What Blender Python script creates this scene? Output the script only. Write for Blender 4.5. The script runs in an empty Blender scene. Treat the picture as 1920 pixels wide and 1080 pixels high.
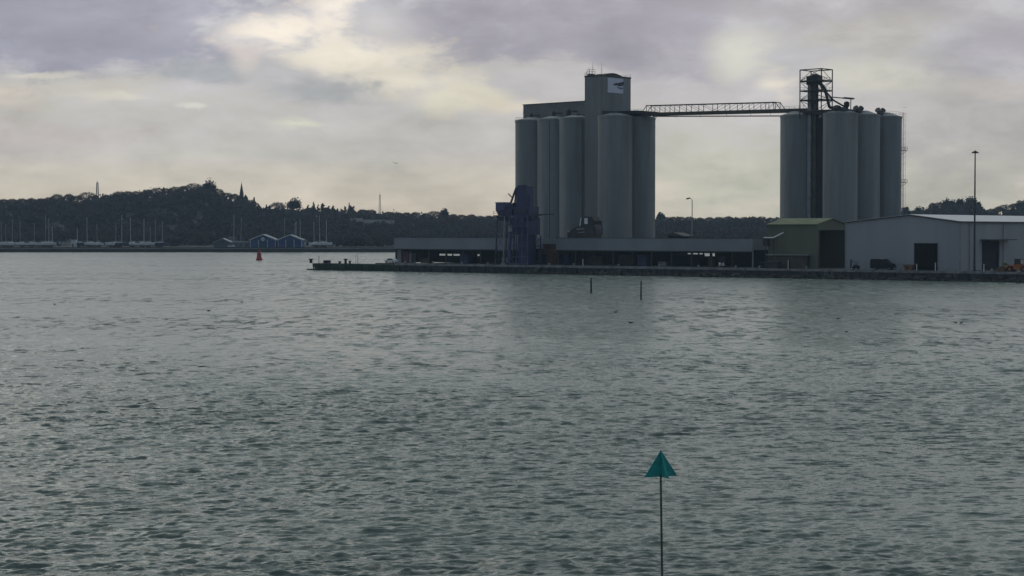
import bpy, math, random
import numpy as np
from mathutils import Vector, Matrix
random.seed(7)
R = math.radians
S = bpy.context.scene
COL = S.collection

# ------------------------------------------------------------------ camera
F = 3583.0      # focal length in pixels of the 1920 px wide photograph
H = 12.0        # camera height above the water
HZ = 433.0      # horizon row
cd = bpy.data.cameras.new('camera'); cam = bpy.data.objects.new('camera', cd); COL.objects.link(cam)
cam.location = (0, 0, H); cam.rotation_euler = (R(90 - 1.71), 0, 0)
cd.sensor_width = 36; cd.lens = 36 * F / 1920; cd.clip_start = 1; cd.clip_end = 12000
S.camera = cam
S.render.resolution_x = 1024; S.render.resolution_y = 576
S.render.engine = 'CYCLES'
S.view_settings.view_transform = 'Standard'; S.view_settings.look = 'None'
S.view_settings.exposure = 0.32; S.view_settings.gamma = 1.0

# ------------------------------------------------------------------ sun
SUN_AZ, SUN_EL = R(-40), R(33)      # behind the silos, to the left of the view
sd = bpy.data.lights.new('sun', 'SUN'); sun = bpy.data.objects.new('sun', sd); COL.objects.link(sun)
sd.energy = 0.5; sd.angle = R(50); sd.color = (1.0, 0.93, 0.82)
sv = Vector((math.sin(SUN_AZ) * math.cos(SUN_EL), math.cos(SUN_AZ) * math.cos(SUN_EL), math.sin(SUN_EL)))
sun.rotation_euler = sv.to_track_quat('Z', 'Y').to_euler()

# ------------------------------------------------------------------ world: nishita sky behind a broken cloud deck
def lin(c):
    return tuple(((v / 255) / 12.92 if v / 255 <= 0.04045 else ((v / 255 + 0.055) / 1.055) ** 2.4) for v in c)
class NT:
    def __init__(s, tree): s.t = tree; s.n = tree.nodes; s.l = tree.links
    def add(s, typ, **kw):
        n = s.n.new(typ)
        for k, v in kw.items(): setattr(n, k, v)
        return n
    def put(s, sock, v):
        if isinstance(v, bpy.types.NodeSocket): s.l.new(v, sock)
        else: sock.default_value = v
    def m(s, op, a, b=None, c=None, clamp=False):
        n = s.add('ShaderNodeMath', operation=op, use_clamp=clamp); s.put(n.inputs[0], a)
        if b is not None: s.put(n.inputs[1], b)
        if c is not None: s.put(n.inputs[2], c)
        return n.outputs[0]
    def v(s, op, a, b=None, c=None):
        n = s.add('ShaderNodeVectorMath', operation=op); s.put(n.inputs[0], a)
        if b is not None: s.put(n.inputs[1], b)
        if c is not None: s.put(n.inputs[2], c)
        return n.outputs['Value'] if op in ('LENGTH', 'DOT_PRODUCT', 'DISTANCE') else n.outputs[0]
    def noise(s, vec, scale, detail=4, rough=0.5, dist=0.0):
        n = s.add('ShaderNodeTexNoise'); s.put(n.inputs['Vector'], vec)
        n.inputs['Scale'].default_value = scale; n.inputs['Detail'].default_value = detail
        n.inputs['Roughness'].default_value = rough; n.inputs['Distortion'].default_value = dist
        return n
    def smooth(s, val, a, b, lo=0.0, hi=1.0, kind='SMOOTHSTEP'):
        n = s.add('ShaderNodeMapRange', interpolation_type=kind); s.put(n.inputs['Value'], val)
        n.inputs['From Min'].default_value = a; n.inputs['From Max'].default_value = b
        n.inputs['To Min'].default_value = lo; n.inputs['To Max'].default_value = hi
        return n.outputs[0]
    def mix(s, f, a, b, kind='MIX'):
        n = s.add('ShaderNodeMix', data_type='RGBA', blend_type=kind); s.put(n.inputs[0], f)
        for i, x in ((6, a), (7, b)):
            if isinstance(x, bpy.types.NodeSocket): s.l.new(x, n.inputs[i])
            else: n.inputs[i].default_value = (*x[:3], 1)
        return n.outputs[2]

W = bpy.data.worlds.new('World'); S.world = W; W.use_nodes = True
nt = NT(W.node_tree); nt.n.clear()
tc = nt.add('ShaderNodeTexCoord').outputs['Generated']
sep = nt.add('ShaderNodeSeparateXYZ'); nt.l.new(tc, sep.inputs[0])
az = nt.m('ARCTAN2', sep.outputs[0], sep.outputs[1])
el = nt.m('ARCSINE', sep.outputs[2])
elc = nt.m('MAXIMUM', el, 0.0)
# cloud-deck coordinates: a layer seen in perspective
den = nt.m('ADD', elc, 0.10)
cu = nt.m('DIVIDE', az, den)
cvv = nt.m('DIVIDE', 1.0, den)
cc = nt.add('ShaderNodeCombineXYZ'); nt.l.new(cu, cc.inputs[0]); nt.l.new(cvv, cc.inputs[1])
dv = nt.v('MULTIPLY', tc, (1.0, 1.0, 2.3))
n1 = nt.noise(dv, 8.5, 9, 0.60, 0.35)
n2 = nt.noise(dv, 26.0, 8, 0.60, 0.25)
n0 = nt.noise(cc.outputs[0], 1.4, 6, 0.6)
ang = nt.add('ShaderNodeCombineXYZ'); nt.l.new(az, ang.inputs[0]); nt.l.new(el, ang.inputs[1])
wob = nt.v('SUBTRACT', n1.outputs['Color'], (0.5, 0.5, 0.5))
wob2 = nt.v('SUBTRACT', n2.outputs['Color'], (0.5, 0.5, 0.5))
w1 = nt.v('MULTIPLY', wob, (0.040, 0.022, 0)); w2 = nt.v('MULTIPLY', wob2, (0.022, 0.013, 0))
P = nt.v('ADD', nt.v('ADD', ang.outputs[0], w1), w2)
fine = nt.m('ADD', nt.m('MULTIPLY', nt.m('SUBTRACT', n1.outputs['Fac'], 0.5), 1.3), nt.m('ADD', nt.m('MULTIPLY', nt.m('SUBTRACT', n2.outputs['Fac'], 0.5), 1.15), nt.m('MULTIPLY', nt.m('SUBTRACT', n0.outputs['Fac'], 0.5), 0.5)))
# base gradient of the cloud deck, low sky to high sky
cr = nt.add('ShaderNodeValToRGB')
nt.put(cr.inputs[0], nt.m('ADD', nt.smooth(el, 0.0, 0.5, 0, 1, 'LINEAR'), nt.m('MULTIPLY', fine, 0.012)))
e = cr.color_ramp.elements
e[0].position = 0.0; e[0].color = (*lin((199, 187, 168)), 1)
e[1].position = 0.06; e[1].color = (*lin((195, 187, 173)), 1)
for p, c in ((0.09, (182, 177, 173)), (0.13, (178, 174, 173)), (0.17, (172, 170, 171)), (0.24, (176, 175, 178)), (0.5, (192, 196, 196)), (1.0, (170, 180, 184))):
    x = e.new(p); x.color = (*lin(c), 1)
colr = cr.outputs[0]
def blob(px, py, sx, sy, c, w=1.0, hard=0.25):
    """a cloud patch centred on a direction of the sky"""
    global colr
    a0 = math.atan((px - 960) / F); e0 = (HZ - py) / F
    d = nt.v('SUBTRACT', P, (a0, e0, 0))
    d = nt.v('MULTIPLY', d, (F / (sx * 1.6), F / (sy * 1.6), 0))
    L = nt.m('ADD', nt.v('LENGTH', d), nt.m('MULTIPLY', fine, 1.7))
    f = nt.smooth(L, hard, 1.15, w, 0.0)
    colr = nt.mix(f, colr, lin(c))
blob(960, 240, 1300, 40, (184, 181, 174), 0.5)
blob(1750, 330, 330, 80, (176, 173, 162), 0.8)
blob(1350, 320, 110, 80, (190, 189, 172), 0.7)
blob(1800, 230, 260, 60, (175, 171, 168), 0.8)
blob(100, 265, 190, 26, (184, 176, 171), 0.8)
blob(420, 285, 240, 22, (184, 182, 172), 0.7)
blob(190, 185, 330, 30, (186, 182, 172), 0.8)
blob(150, 62, 300, 62, (150, 149, 161), 0.97, 0.7)
blob(400, 140, 85, 28, (158, 160, 163), 0.95, 0.4)
blob(330, 30, 170, 32, (158, 156, 167), 0.95, 0.6)
blob(1000, 120, 200, 40, (178, 174, 172), 0.8)
blob(870, 45, 120, 45, (158, 156, 163), 0.9, 0.4)
blob(1130, 40, 250, 50, (158, 154, 163), 0.95, 0.5)
blob(1280, 115, 110, 38, (162, 158, 165), 0.9, 0.4)
blob(540, 62, 120, 30, (226, 216, 202), 0.97, 0.45)
blob(640, 25, 45, 34, (226, 216, 204), 0.95, 0.35)
blob(650, 105, 100, 28, (222, 214, 198), 0.95, 0.35)
blob(760, 155, 120, 22, (212, 205, 188), 0.9, 0.3)
blob(860, 185, 80, 20, (208, 202, 182), 0.9, 0.3)
blob(475, 105, 26, 40, (204, 194, 184), 0.7, 0.2)
blob(490, 92, 30, 12, (192, 182, 182), 0.8)
blob(600, 168, 85, 20, (160, 161, 162), 0.95, 0.35)
blob(720, 60, 50, 25, (188, 182, 180), 0.7)
blob(80, 150, 60, 7, (208, 204, 186), 0.6)
blob(20, 190, 40, 14, (206, 196, 184), 0.6)
blob(250, 197, 90, 9, (204, 200, 184), 0.6)
blob(372, 208, 26, 7, (214, 210, 200), 0.6)
blob(580, 230, 60, 10, (205, 203, 178), 0.7)
blob(980, 205, 60, 15, (210, 200, 180), 0.7)
blob(1400, 100, 60, 50, (198, 196, 185), 0.9, 0.3)
blob(1470, 160, 38, 28, (210, 202, 188), 0.9, 0.3)
blob(1640, 150, 110, 30, (194, 191, 180), 0.9, 0.3)
blob(1880, 110, 110, 50, (166, 163, 168), 0.9)
blob(1660, 30, 240, 28, (172, 168, 170), 0.9)
blob(1620, 75, 110, 22, (182, 178, 172), 0.8)
blob(1875, 178, 60, 14, (190, 183, 176), 0.6)
# brighter towards the hidden sun, darker behind the camera
dots = nt.v('DOT_PRODUCT', tc, tuple(sv))
glow = nt.smooth(dots, 0.88, 1.0, 0.0, 0.4)
back = nt.smooth(sep.outputs[1], -0.40, 0.60, 0.285, 1.0)
colr = nt.mix(nt.smooth(sep.outputs[1], -0.3, 0.45, 1.0, 0.0), colr, (0.80, 0.98, 1.22), 'MULTIPLY')
lum = nt.m('MULTIPLY', nt.m('ADD', back, glow), nt.m('ADD', 1.0, nt.m('MULTIPLY', fine, 0.55)))
vs = nt.add('ShaderNodeVectorMath', operation='SCALE'); nt.l.new(colr, vs.inputs[0]); nt.l.new(lum, vs.inputs['Scale'])
cl10 = nt.v('SCALE', vs.outputs[0]); cl10.node.inputs['Scale'].default_value = 10.0
sky = nt.add('ShaderNodeTexSky', sky_type='NISHITA'); sky.sun_disc = False
sky.sun_elevation = SUN_EL; sky.sun_rotation = SUN_AZ
gap = nt.smooth(n1.outputs['Fac'], 0.66, 0.84, 0.0, 0.10)
allc = nt.mix(gap, cl10, sky.outputs[0])
bg = nt.add('ShaderNodeBackground'); nt.l.new(allc, bg.inputs[0]); bg.inputs[1].default_value = 0.1
out = nt.add('ShaderNodeOutputWorld'); nt.l.new(bg.outputs[0], out.inputs[0])

# ------------------------------------------------------------------ materials
MATS = {}
def mat(name, c, rough=0.8, var=0.25, scale=0.3, streak=False, metal=0.0, ribs=0.0, spec=0.3, c2=None, fine=0.0, obj=False):
    """procedural paint / concrete / steel: base colour broken up by weathering"""
    if name in MATS: return MATS[name]
    m = bpy.data.materials.new(name); m.use_nodes = True; t = NT(m.node_tree); t.n.clear()
    b = t.add('ShaderNodeBsdfPrincipled'); o = t.add('ShaderNodeOutputMaterial'); t.l.new(b.outputs[0], o.inputs[0])
    co = t.add('ShaderNodeTexCoord').outputs['Object']
    vec = co
    if streak: vec = t.v('MULTIPLY', co, (1, 1, 0.08))
    n = t.noise(vec, scale, 6, 0.62)
    f = t.smooth(n.outputs['Fac'], 0.3, 0.7)
    dark = tuple(x * (1 - var) for x in c) if c2 is None else c2
    light = tuple(min(1, x * (1 + var * 0.6)) for x in c) if c2 is None else c
    colo = t.mix(f, dark, light)
    if fine:
        n3 = t.noise(co, scale * 14, 3, 0.6)
        colo = t.mix(t.smooth(n3.outputs['Fac'], 0.35, 0.65, 0, fine), colo, tuple(x * 0.6 for x in c))
    t.l.new(colo, b.inputs['Base Color'])
    b.inputs['Roughness'].default_value = rough; b.inputs['Metallic'].default_value = metal
    b.inputs['Specular IOR Level'].default_value = spec
    if ribs:
        wv = t.add('ShaderNodeTexWave', wave_type='BANDS', bands_direction='X'); t.l.new(co, wv.inputs[0])
        wv.inputs['Scale'].default_value = ribs
        bp = t.add('ShaderNodeBump'); bp.inputs['Strength'].default_value = 0.5; bp.inputs['Distance'].default_value = 0.05
        t.l.new(wv.outputs['Fac'], bp.inputs['Height']); t.l.new(bp.outputs[0], b.inputs['Normal'])
    MATS[name] = m; return m
M_conc = mat('silo_concrete', (0.275, 0.29, 0.29), 0.9, 0.30, 0.22, streak=True, fine=0.25)
M_conc2 = mat('headhouse_concrete', (0.265, 0.28, 0.28), 0.9, 0.25, 0.12, streak=True, fine=0.2)
M_conc3 = mat('gallery_sheeting', (0.19, 0.20, 0.205), 0.8, 0.15, 0.2, ribs=1.2)
M_steel = mat('dark_steel', (0.055, 0.055, 0.058), 0.6, 0.3, 0.6)
M_steel2 = mat('brown_steel', (0.085, 0.075, 0.06), 0.7, 0.3, 0.6)
M_galv = mat('galvanised_steel', (0.30, 0.31, 0.33), 0.5, 0.2, 0.8)
M_navy = mat('navy_paint', (0.042, 0.042, 0.115), 0.5, 0.35, 0.4, streak=True)
M_navy2 = mat('faded_navy_paint', (0.10, 0.10, 0.21), 0.6, 0.3, 0.5)
M_clad = mat('grey_cladding', (0.36, 0.37, 0.40), 0.7, 0.14, 0.08, streak=True, ribs=1.0)
M_roof = mat('grey_roof_sheet', (0.22, 0.235, 0.26), 0.6, 0.12, 0.07, streak=False, ribs=1.0)
M_roof2 = mat('pale_roof_sheet', (0.42, 0.44, 0.48), 0.35, 0.08, 0.07, ribs=1.0, spec=0.5)
M_shed = mat('shed_fascia_sheet', (0.27, 0.29, 0.32), 0.65, 0.13, 0.10, ribs=1.0)
M_green = mat('olive_cladding', (0.15, 0.18, 0.12), 0.8, 0.28, 0.12, streak=True, ribs=1.0, c2=(0.14, 0.12, 0.09))
M_groof = mat('mossy_roof', (0.17, 0.19, 0.11), 0.8, 0.3, 0.15)
M_quay = mat('quay_concrete', (0.10, 0.10, 0.10), 0.9, 0.35, 0.25, fine=0.4)
M_cope = mat('cope_concrete', (0.26, 0.26, 0.265), 0.9, 0.4, 0.5)
M_wall = mat('weedy_quay_wall', (0.065, 0.065, 0.062), 0.85, 0.5, 0.35, fine=0.5)
M_weed = mat('green_weed_timber', (0.05, 0.085, 0.06), 0.8, 0.5, 0.4, fine=0.3)
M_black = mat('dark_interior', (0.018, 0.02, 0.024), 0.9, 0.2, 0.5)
M_rub = mat('black_rubber', (0.02, 0.02, 0.02), 0.8, 0.2, 1)
M_white = mat('white_paint', (0.82, 0.82, 0.82), 0.5, 0.12, 0.8)
M_cream = mat('off_white_gelcoat', (0.74, 0.74, 0.74), 0.4, 0.15, 0.4)
M_glass = mat('dark_glass', (0.02, 0.025, 0.03), 0.15, 0.1, 1, spec=0.5)
M_orange = mat('orange_paint', (0.42, 0.13, 0.035), 0.5, 0.3, 0.7)
M_rust = mat('rusty_steel', (0.16, 0.09, 0.05), 0.9, 0.4, 0.9)
M_red = mat('red_buoy_paint', (0.5, 0.055, 0.055), 0.5, 0.3, 1.2)
M_teal = mat('green_beacon_paint', (0.04, 0.40, 0.385), 0.6, 0.35, 4.0, fine=0.4)
M_blue = mat('blue_boarding', (0.055, 0.10, 0.27), 0.7, 0.25, 0.5, ribs=2.0)
M_brick = mat('brick_wall', (0.13, 0.10, 0.09), 0.9, 0.3, 0.5)
M_slate = mat('slate_roof', (0.11, 0.12, 0.135), 0.7, 0.2, 0.5)
M_shore = mat('muddy_shore', (0.055, 0.052, 0.045), 0.9, 0.4, 0.05)
M_hill = mat('hill_ground', (0.04, 0.045, 0.05), 0.95, 0.4, 0.01)
M_bark = mat('bark', (0.05, 0.042, 0.035), 0.95, 0.3, 0.5)
M_leafd = mat('evergreen_foliage', (0.032, 0.045, 0.036), 0.9, 0.4, 0.25)
M_leafb = mat('bare_twig_crown', (0.10, 0.078, 0.062), 0.95, 0.35, 0.15)
M_leafp = mat('wood_foliage', (0.046, 0.047, 0.053), 0.95, 0.4, 0.006, c2=(0.062, 0.050, 0.054))
M_timber = mat('wet_timber', (0.02, 0.022, 0.02), 0.6, 0.4, 1.0)
M_feather = mat('dark_feathers', (0.02, 0.018, 0.016), 0.7, 0.3, 6)
M_gull = mat('grey_feathers', (0.35, 0.34, 0.33), 0.8, 0.2, 4)
M_redp = mat('maroon_panel', (0.12, 0.06, 0.07), 0.8, 0.3, 0.5)
M_stone = mat('church_stone', (0.12, 0.115, 0.10), 0.9, 0.2, 0.3)
M_mast = mat('white_mast', (0.56, 0.56, 0.58), 0.5, 0.05, 0.5)
M_mast2 = mat('dull_mast', (0.40, 0.40, 0.42), 0.5, 0.1, 0.5)
M_sign = mat('pale_sign_panel', (0.68, 0.68, 0.82), 0.6, 0.06, 0.3)

# ------------------------------------------------------------------ mesh helpers
class MB:
    def __init__(s): s.v = []; s.f = []
    def add(s, vs, fs):
        k = len(s.v); s.v += [tuple(p) for p in vs]; s.f += [tuple(i + k for i in f) for f in fs]; return s
    def box(s, x0, y0, z0, x1, y1, z1):
        return s.add([(x0, y0, z0), (x1, y0, z0), (x1, y1, z0), (x0, y1, z0), (x0, y0, z1), (x1, y0, z1), (x1, y1, z1), (x0, y1, z1)],
                     [(0, 3, 2, 1), (4, 5, 6, 7), (0, 1, 5, 4), (1, 2, 6, 5), (2, 3, 7, 6), (3, 0, 4, 7)])
    def cb(s, c, sz):
        return s.box(c[0] - sz[0] / 2, c[1] - sz[1] / 2, c[2] - sz[2] / 2, c[0] + sz[0] / 2, c[1] + sz[1] / 2, c[2] + sz[2] / 2)
    def tube(s, a, b, r, r2=None, n=6):
        a = Vector(a); b = Vector(b); r2 = r if r2 is None else r2
        d = (b - a).normalized(); u = d.orthogonal().normalized(); w = d.cross(u)
        vs = []
        for p, q in ((a, r), (b, r2)):
            for i in range(n):
                t = 2 * math.pi * i / n; vs.append(p + u * math.cos(t) * q + w * math.sin(t) * q)
        fs = [(i, (i + 1) % n, n + (i + 1) % n, n + i) for i in range(n)] + [tuple(range(n - 1, -1, -1)), tuple(range(n, 2 * n))]
        return s.add(vs, fs)
    def path(s, pts, r, n=6):
        for a, b in zip(pts, pts[1:]): s.tube(a, b, r, n=n)
        return s
    def lathe(s, prof, c=(0, 0), n=24, cap=True):
        vs = []
        for r, z in prof:
            for i in range(n):
                t = 2 * math.pi * i / n; vs.append((c[0] + r * math.cos(t), c[1] + r * math.sin(t), z))
        fs = []
        for k in range(len(prof) - 1):
            for i in range(n):
                j = (i + 1) % n; fs.append((k * n + i, k * n + j, (k + 1) * n + j, (k + 1) * n + i))
        if cap: fs += [tuple(range(n - 1, -1, -1)), tuple(range((len(prof) - 1) * n, len(prof) * n))]
        return s.add(vs, fs)
    def prism(s, poly, axis, a, b):
        """polygon (2D) extruded along an axis: 'x' -> poly in (y,z), 'y' -> (x,z), 'z' -> (x,y)"""
        def P3(p, t): return {'x': (t, p[0], p[1]), 'y': (p[0], t, p[1]), 'z': (p[0], p[1], t)}[axis]
        n = len(poly)
        vs = [P3(p, a) for p in poly] + [P3(p, b) for p in poly]
        fs = [tuple(range(n)), tuple(range(2 * n - 1, n - 1, -1))] + [(i, n + i, n + (i + 1) % n, (i + 1) % n) for i in range(n)]
        return s.add(vs, fs)
    def build(s, name, m, parent=None, loc=None, rz=None, smooth=False):
        me = bpy.data.meshes.new(name); me.from_pydata(s.v, [], s.f); me.validate()
        import bmesh
        b = bmesh.new(); b.from_mesh(me); bmesh.ops.recalc_face_normals(b, faces=b.faces); b.to_mesh(me); b.free()
        me.materials.append(m)
        if smooth:
            for p in me.polygons: p.use_smooth = True
            me.set_sharp_from_angle(angle=R(40))
        o = bpy.data.objects.new(name, me); COL.objects.link(o)
        if parent: o.parent = parent
        if loc is not None: o.location = loc
        if rz is not None: o.rotation_euler = (0, 0, rz)
        return o
def tag(o, label=None, cat=None, group=None, kind=None):
    if label: o['label'] = label
    if cat: o['category'] = cat
    if group: o['group'] = group
    if kind: o['kind'] = kind
    return o
def thing(name, label, cat, loc, rz=0, group=None):
    o = bpy.data.objects.new(name, None); COL.objects.link(o); o.empty_display_size = 1
    o.location = loc; o.rotation_euler = (0, 0, rz); return tag(o, label, cat, group)
def copy_thing(src, loc, rz, label=None, scale=None):
    def rec(o, par):
        c = o.copy(); COL.objects.link(c)
        if par: c.parent = par
        for ch in [x for x in bpy.data.objects if x.parent == o and x != c]: rec(ch, c)
        return c
    r = rec(src, None); r.location = loc; r.rotation_euler = (0, 0, rz)
    if label: r['label'] = label
    if scale: r.scale = scale
    return r
def rr(px): return (px - 960) / F
def zat(py, Y): return H + (HZ - py) * Y / F
def at(px, Y, z=0): return Vector((rr(px) * Y, Y, z))
def wl(py): return F * H / (py - HZ)          # distance of a point on the water
# quay frame: x' runs along the quay edge, y' inland
QA = -math.atan(0.78)
QU = Vector((math.cos(QA), math.sin(QA), 0)); QN = Vector((-math.sin(QA), math.cos(QA), 0)); QO = Vector((0, 540, 0))
def qp(px, s, z=0):
    Y = (540 + s * (QN.y + 0.78 * QN.x)) / (1 + 0.78 * rr(px)); return Vector((rr(px) * Y, Y, z))
def ql(px, s=0): return (qp(px, s) - QO).dot(QU)     # coordinate along the quay
ZD = 2.3                                             # deck height

# ------------------------------------------------------------------ water
def make_water():
    rng = np.random.default_rng(5)
    rows = np.concatenate([np.linspace(1180, 560, 1100), np.linspace(560, 470, 200)[1:]])
    dist = F * H / (rows - HZ)
    dist = np.concatenate([[20.0], dist, [1300.0, 1600.0]])
    ncol = 900
    az_ = np.tan(np.linspace(R(-21), R(21), ncol))
    az_[0] = -2.2; az_[-1] = 2.2
    Y = dist[:, None] * np.ones(ncol)[None]
    X = dist[:, None] * az_[None]
    sp = np.gradient(dist)[:, None]                 # row spacing
    spx = dist[:, None] * (az_[5] - az_[4])
    Z = np.zeros_like(X)
    # slow warp so crests are not ruler straight
    wx = X + 1.5 * np.sin(Y * 0.11 + 1.3) + 0.8 * np.sin(X * 0.23 + Y * 0.31)
    wy = Y + 0.9 * np.sin(X * 0.17 + 0.4) + 0.5 * np.sin(X * 0.41 - Y * 0.13 + 2)
    env = 0.75 + 0.35 * np.sin(X * 0.05 + 1.1 * np.sin(Y * 0.031)) * np.sin(Y * 0.043 + 1.7 * np.sin(X * 0.027))
    lee = np.clip((-((X * QN.x) + (Y - 540) * QN.y)) / 60.0, 0.25, 1.0)
    for i in range(110):
        lam = 0.36 * (12.0 ** rng.random())         # 0.4 .. 5 m
        th = R(90) + rng.normal(0.06, 0.36)         # travel mostly towards / from the camera
        k = 2 * np.pi / lam
        amp = 0.0118 * lam ** 0.95 / (1 + (lam / 1.45) ** 2)
        kx, ky = k * np.cos(th), k * np.sin(th)
        ph = kx * wx + ky * wy + rng.random() * 6.283
        s_ = np.sin(ph)
        crest = (s_ - 0.42 * np.cos(2 * ph))
        dpr = sp * abs(np.sin(th)) + spx * abs(np.cos(th))
        fade = np.clip((lam / dpr - 1.5) / 2.0, 0, 1)
        Z += amp * crest * fade
    Z *= env * lee
    Z[-2:] = 0; Z[0] = 0
    Z[:, 0] = 0; Z[:, -1] = 0
    nr = len(dist)
    co = np.stack([X, Y, Z], -1).reshape(-1, 3).astype(np.float32)
    me = bpy.data.meshes.new('water')
    nv = nr * ncol; nf = (nr - 1) * (ncol - 1)
    me.vertices.add(nv); me.vertices.foreach_set('co', co.ravel())
    i = np.arange(nr - 1)[:, None] * ncol + np.arange(ncol - 1)[None]
    quads = np.stack([i, i + 1, i + ncol + 1, i + ncol], -1).reshape(-1)
    me.loops.add(nf * 4); me.loops.foreach_set('vertex_index', quads.astype(np.int32))
    me.polygons.add(nf); me.polygons.foreach_set('loop_start', (np.arange(nf) * 4).astype(np.int32))
    me.polygons.foreach_set('use_smooth', np.ones(nf, bool))
    me.update(calc_edges=True)
    m = bpy.data.materials.new('estuary_water'); m.use_nodes = True; t = NT(m.node_tree); t.n.clear()
    b = t.add('ShaderNodeBsdfPrincipled'); o = t.add('ShaderNodeOutputMaterial'); t.l.new(b.outputs[0], o.inputs[0])
    pos = t.add('ShaderNodeNewGeometry')
    co_ = pos.outputs['Position']
    a = t.noise(t.v('MULTIPLY', co_, (0.7, 1.9, 1)), 1.0, 3, 0.6, 0.3)
    c = t.noise(t.v('MULTIPLY', co_, (2.0, 6.5, 1)), 1.0, 3, 0.6)
    patch = t.noise(t.v('MULTIPLY', co_, (0.010, 0.028, 1)), 1.0, 5, 0.6)
    # sheltered strip along the quay
    q = t.v('DOT_PRODUCT', t.v('SUBTRACT', co_, tuple(QO)), tuple(QN))
    shel = t.smooth(q, -60, -5, 1.0, 0.75)
    pw = t.m('MULTIPLY', t.smooth(patch.outputs['Fac'], 0.38, 0.62, 0.55, 1.3), shel)
    s1 = t.v('MULTIPLY', t.v('SUBTRACT', a.outputs['Color'], (0.5, 0.5, 0.5)), (1.7, 3.0, 0))
    s2 = t.v('MULTIPLY', t.v('SUBTRACT', c.outputs['Color'], (0.5, 0.5, 0.5)), (0.9, 1.6, 0))
    big = t.noise(t.v('MULTIPLY', co_, (0.50, 0.16, 1)), 1.0, 6, 0.66, 0.2)
    far = t.smooth(t.v('LENGTH', co_), 60, 260, 0.10, 1.0)
    s3 = t.v('MULTIPLY', t.v('SUBTRACT', big.outputs['Color'], (0.5, 0.5, 0.5)), (1.2, 3.7, 0))
    s3s = t.add('ShaderNodeVectorMath', operation='SCALE'); t.l.new(s3, s3s.inputs[0]); t.l.new(far, s3s.inputs['Scale'])
    s2 = t.v('ADD', s2, s3s.outputs[0])
    sl = t.add('ShaderNodeVectorMath', operation='SCALE'); t.l.new(t.v('ADD', s1, s2), sl.inputs[0]); t.l.new(pw, sl.inputs['Scale'])
    nn = t.v('NORMALIZE', t.v('ADD', pos.outputs['Normal'], sl.outputs[0]))
    t.l.new(nn, b.inputs['Normal'])
    t.l.new(t.mix(t.smooth(patch.outputs['Fac'], 0.3, 0.7), (0.135, 0.172, 0.146), (0.160, 0.185, 0.162)), b.inputs['Base Color'])
    b.inputs['Roughness'].default_value = 0.2; b.inputs['IOR'].default_value = 1.333
    me.materials.append(m)
    ob = bpy.data.objects.new('water', me); COL.objects.link(ob); ob['kind'] = 'structure'
make_water()

# ------------------------------------------------------------------ quay (ground)
aL = ql(742); aJ = ql(580); aR = 520.0
g = MB()
g.prism([(aL, 0), (aR, 0), (aR, 150), (aL + 60, 110), (aL, 62)], 'z', -3, ZD)
quay = g.build('quay', M_quay, loc=QO, rz=QA); tag(quay, kind='structure')
g = MB(); g.box(aL, -0.35, ZD - 0.45, aR, 0.002, ZD + 0.12)
o = g.build('quay_kerb', M_cope, loc=QO, rz=QA); tag(o, kind='structure')
g = MB(); g.box(aL, -0.30, -3, aR, -0.002, ZD - 0.46)
for k in range(150):                                       # fender piles standing proud of the wall
    x = aL + 1.5 + k * 2.4
    if x < 260: g.box(x, -0.62, -3, x + 0.42, -0.28, ZD - 0.6 + 0.1 * math.sin(k * 2.3))
o = g.build('quay_wall', M_wall, loc=QO, rz=QA); tag(o, kind='structure')

# jetty
j = thing('jetty', 'low dark green weed covered jetty with a rounded end jutting left from the quay', 'jetty', QO, QA)
g = MB(); pts = [(aL - 0.01, 7), (aL - 0.01, 0)]
for i in range(9):
    t = math.pi / 2 + math.pi * i / 8; pts.append((aJ + 2.2 + 3.5 * math.cos(t) * 0.75, 3.5 - 3.5 * math.sin(t)))
g.prism(pts[::-1], 'z', 0.9, 2.05); g.build('deck', M_weed, j)
g = MB()
for k in range(26):
    x = aJ + 2 + k * 1.62
    if x < aL: g.tube((x, -0.12, -3), (x, -0.12, 1.9), 0.2, n=8).tube((x, 6.6, -3), (x, 6.6, 1.9), 0.2, n=8)
g.box(aJ + 2, 0.3, -3, aL, 6.4, 0.88)
g.build('piles', M_weed, j)
def bollard(px, s, h=0.9, r=0.3, label='', base=2.05, name='mooring_bollard'):
    g = MB(); g.lathe([(r * 0.8, 0), (r * 0.7, h * 0.55), (r * 0.75, h * 0.7), (r * 1.3, h * 0.8), (r * 1.2, h * 0.95), (r * 0.4, h)], n=12)
    o = g.build(name, M_black, loc=qp(px, s, base), smooth=True); tag(o, label, 'bollard')
bollard(583, 2, 1.4, 0.6, 'stout dark bollard on the very tip of the green jetty')
bollard(648, 2, 1.5, 0.5, 'tallest dark bollard midway along the green jetty')
bollard(656, 3, 0.9, 0.42, 'short dark bollard just right of the tallest one on the jetty')
bollard(637, 2.5, 0.7, 0.5, 'low squat bollard left of the tallest one on the jetty')
def post(px, s, h, r, label, base, m=M_steel, name='mooring_post'):
    g = MB(); g.tube((0, 0, 0), (0, 0, h), r, r * 0.8, 8); g.lathe([(r * 1.4, h), (r * 1.4, h + r)], n=8); g.box(-r * 2, -r * 2, 0, r * 2, r * 2, 0.06)
    tag(g.build(name, m, loc=qp(px, s, base)), label, 'post')
post(598, 2, 2.2, 0.1, 'thin dark post standing near the tip of the green jetty', 2.05)
post(671, 2, 3.2, 0.06, 'slender pole standing right of the bollards on the jetty', 2.05)
post(667, 6, 2.6, 0.05, 'faint thin pole beside the slender one on the jetty', 2.05)
w = thing('winch', 'low dark winch on the deck near the jetty tip', 'winch', qp(613, 3, 2.05), QA)
g = MB(); g.tube((-0.8, 0, 0.55), (0.8, 0, 0.55), 0.42, n=12); g.build('drum', M_black, w)
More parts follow.
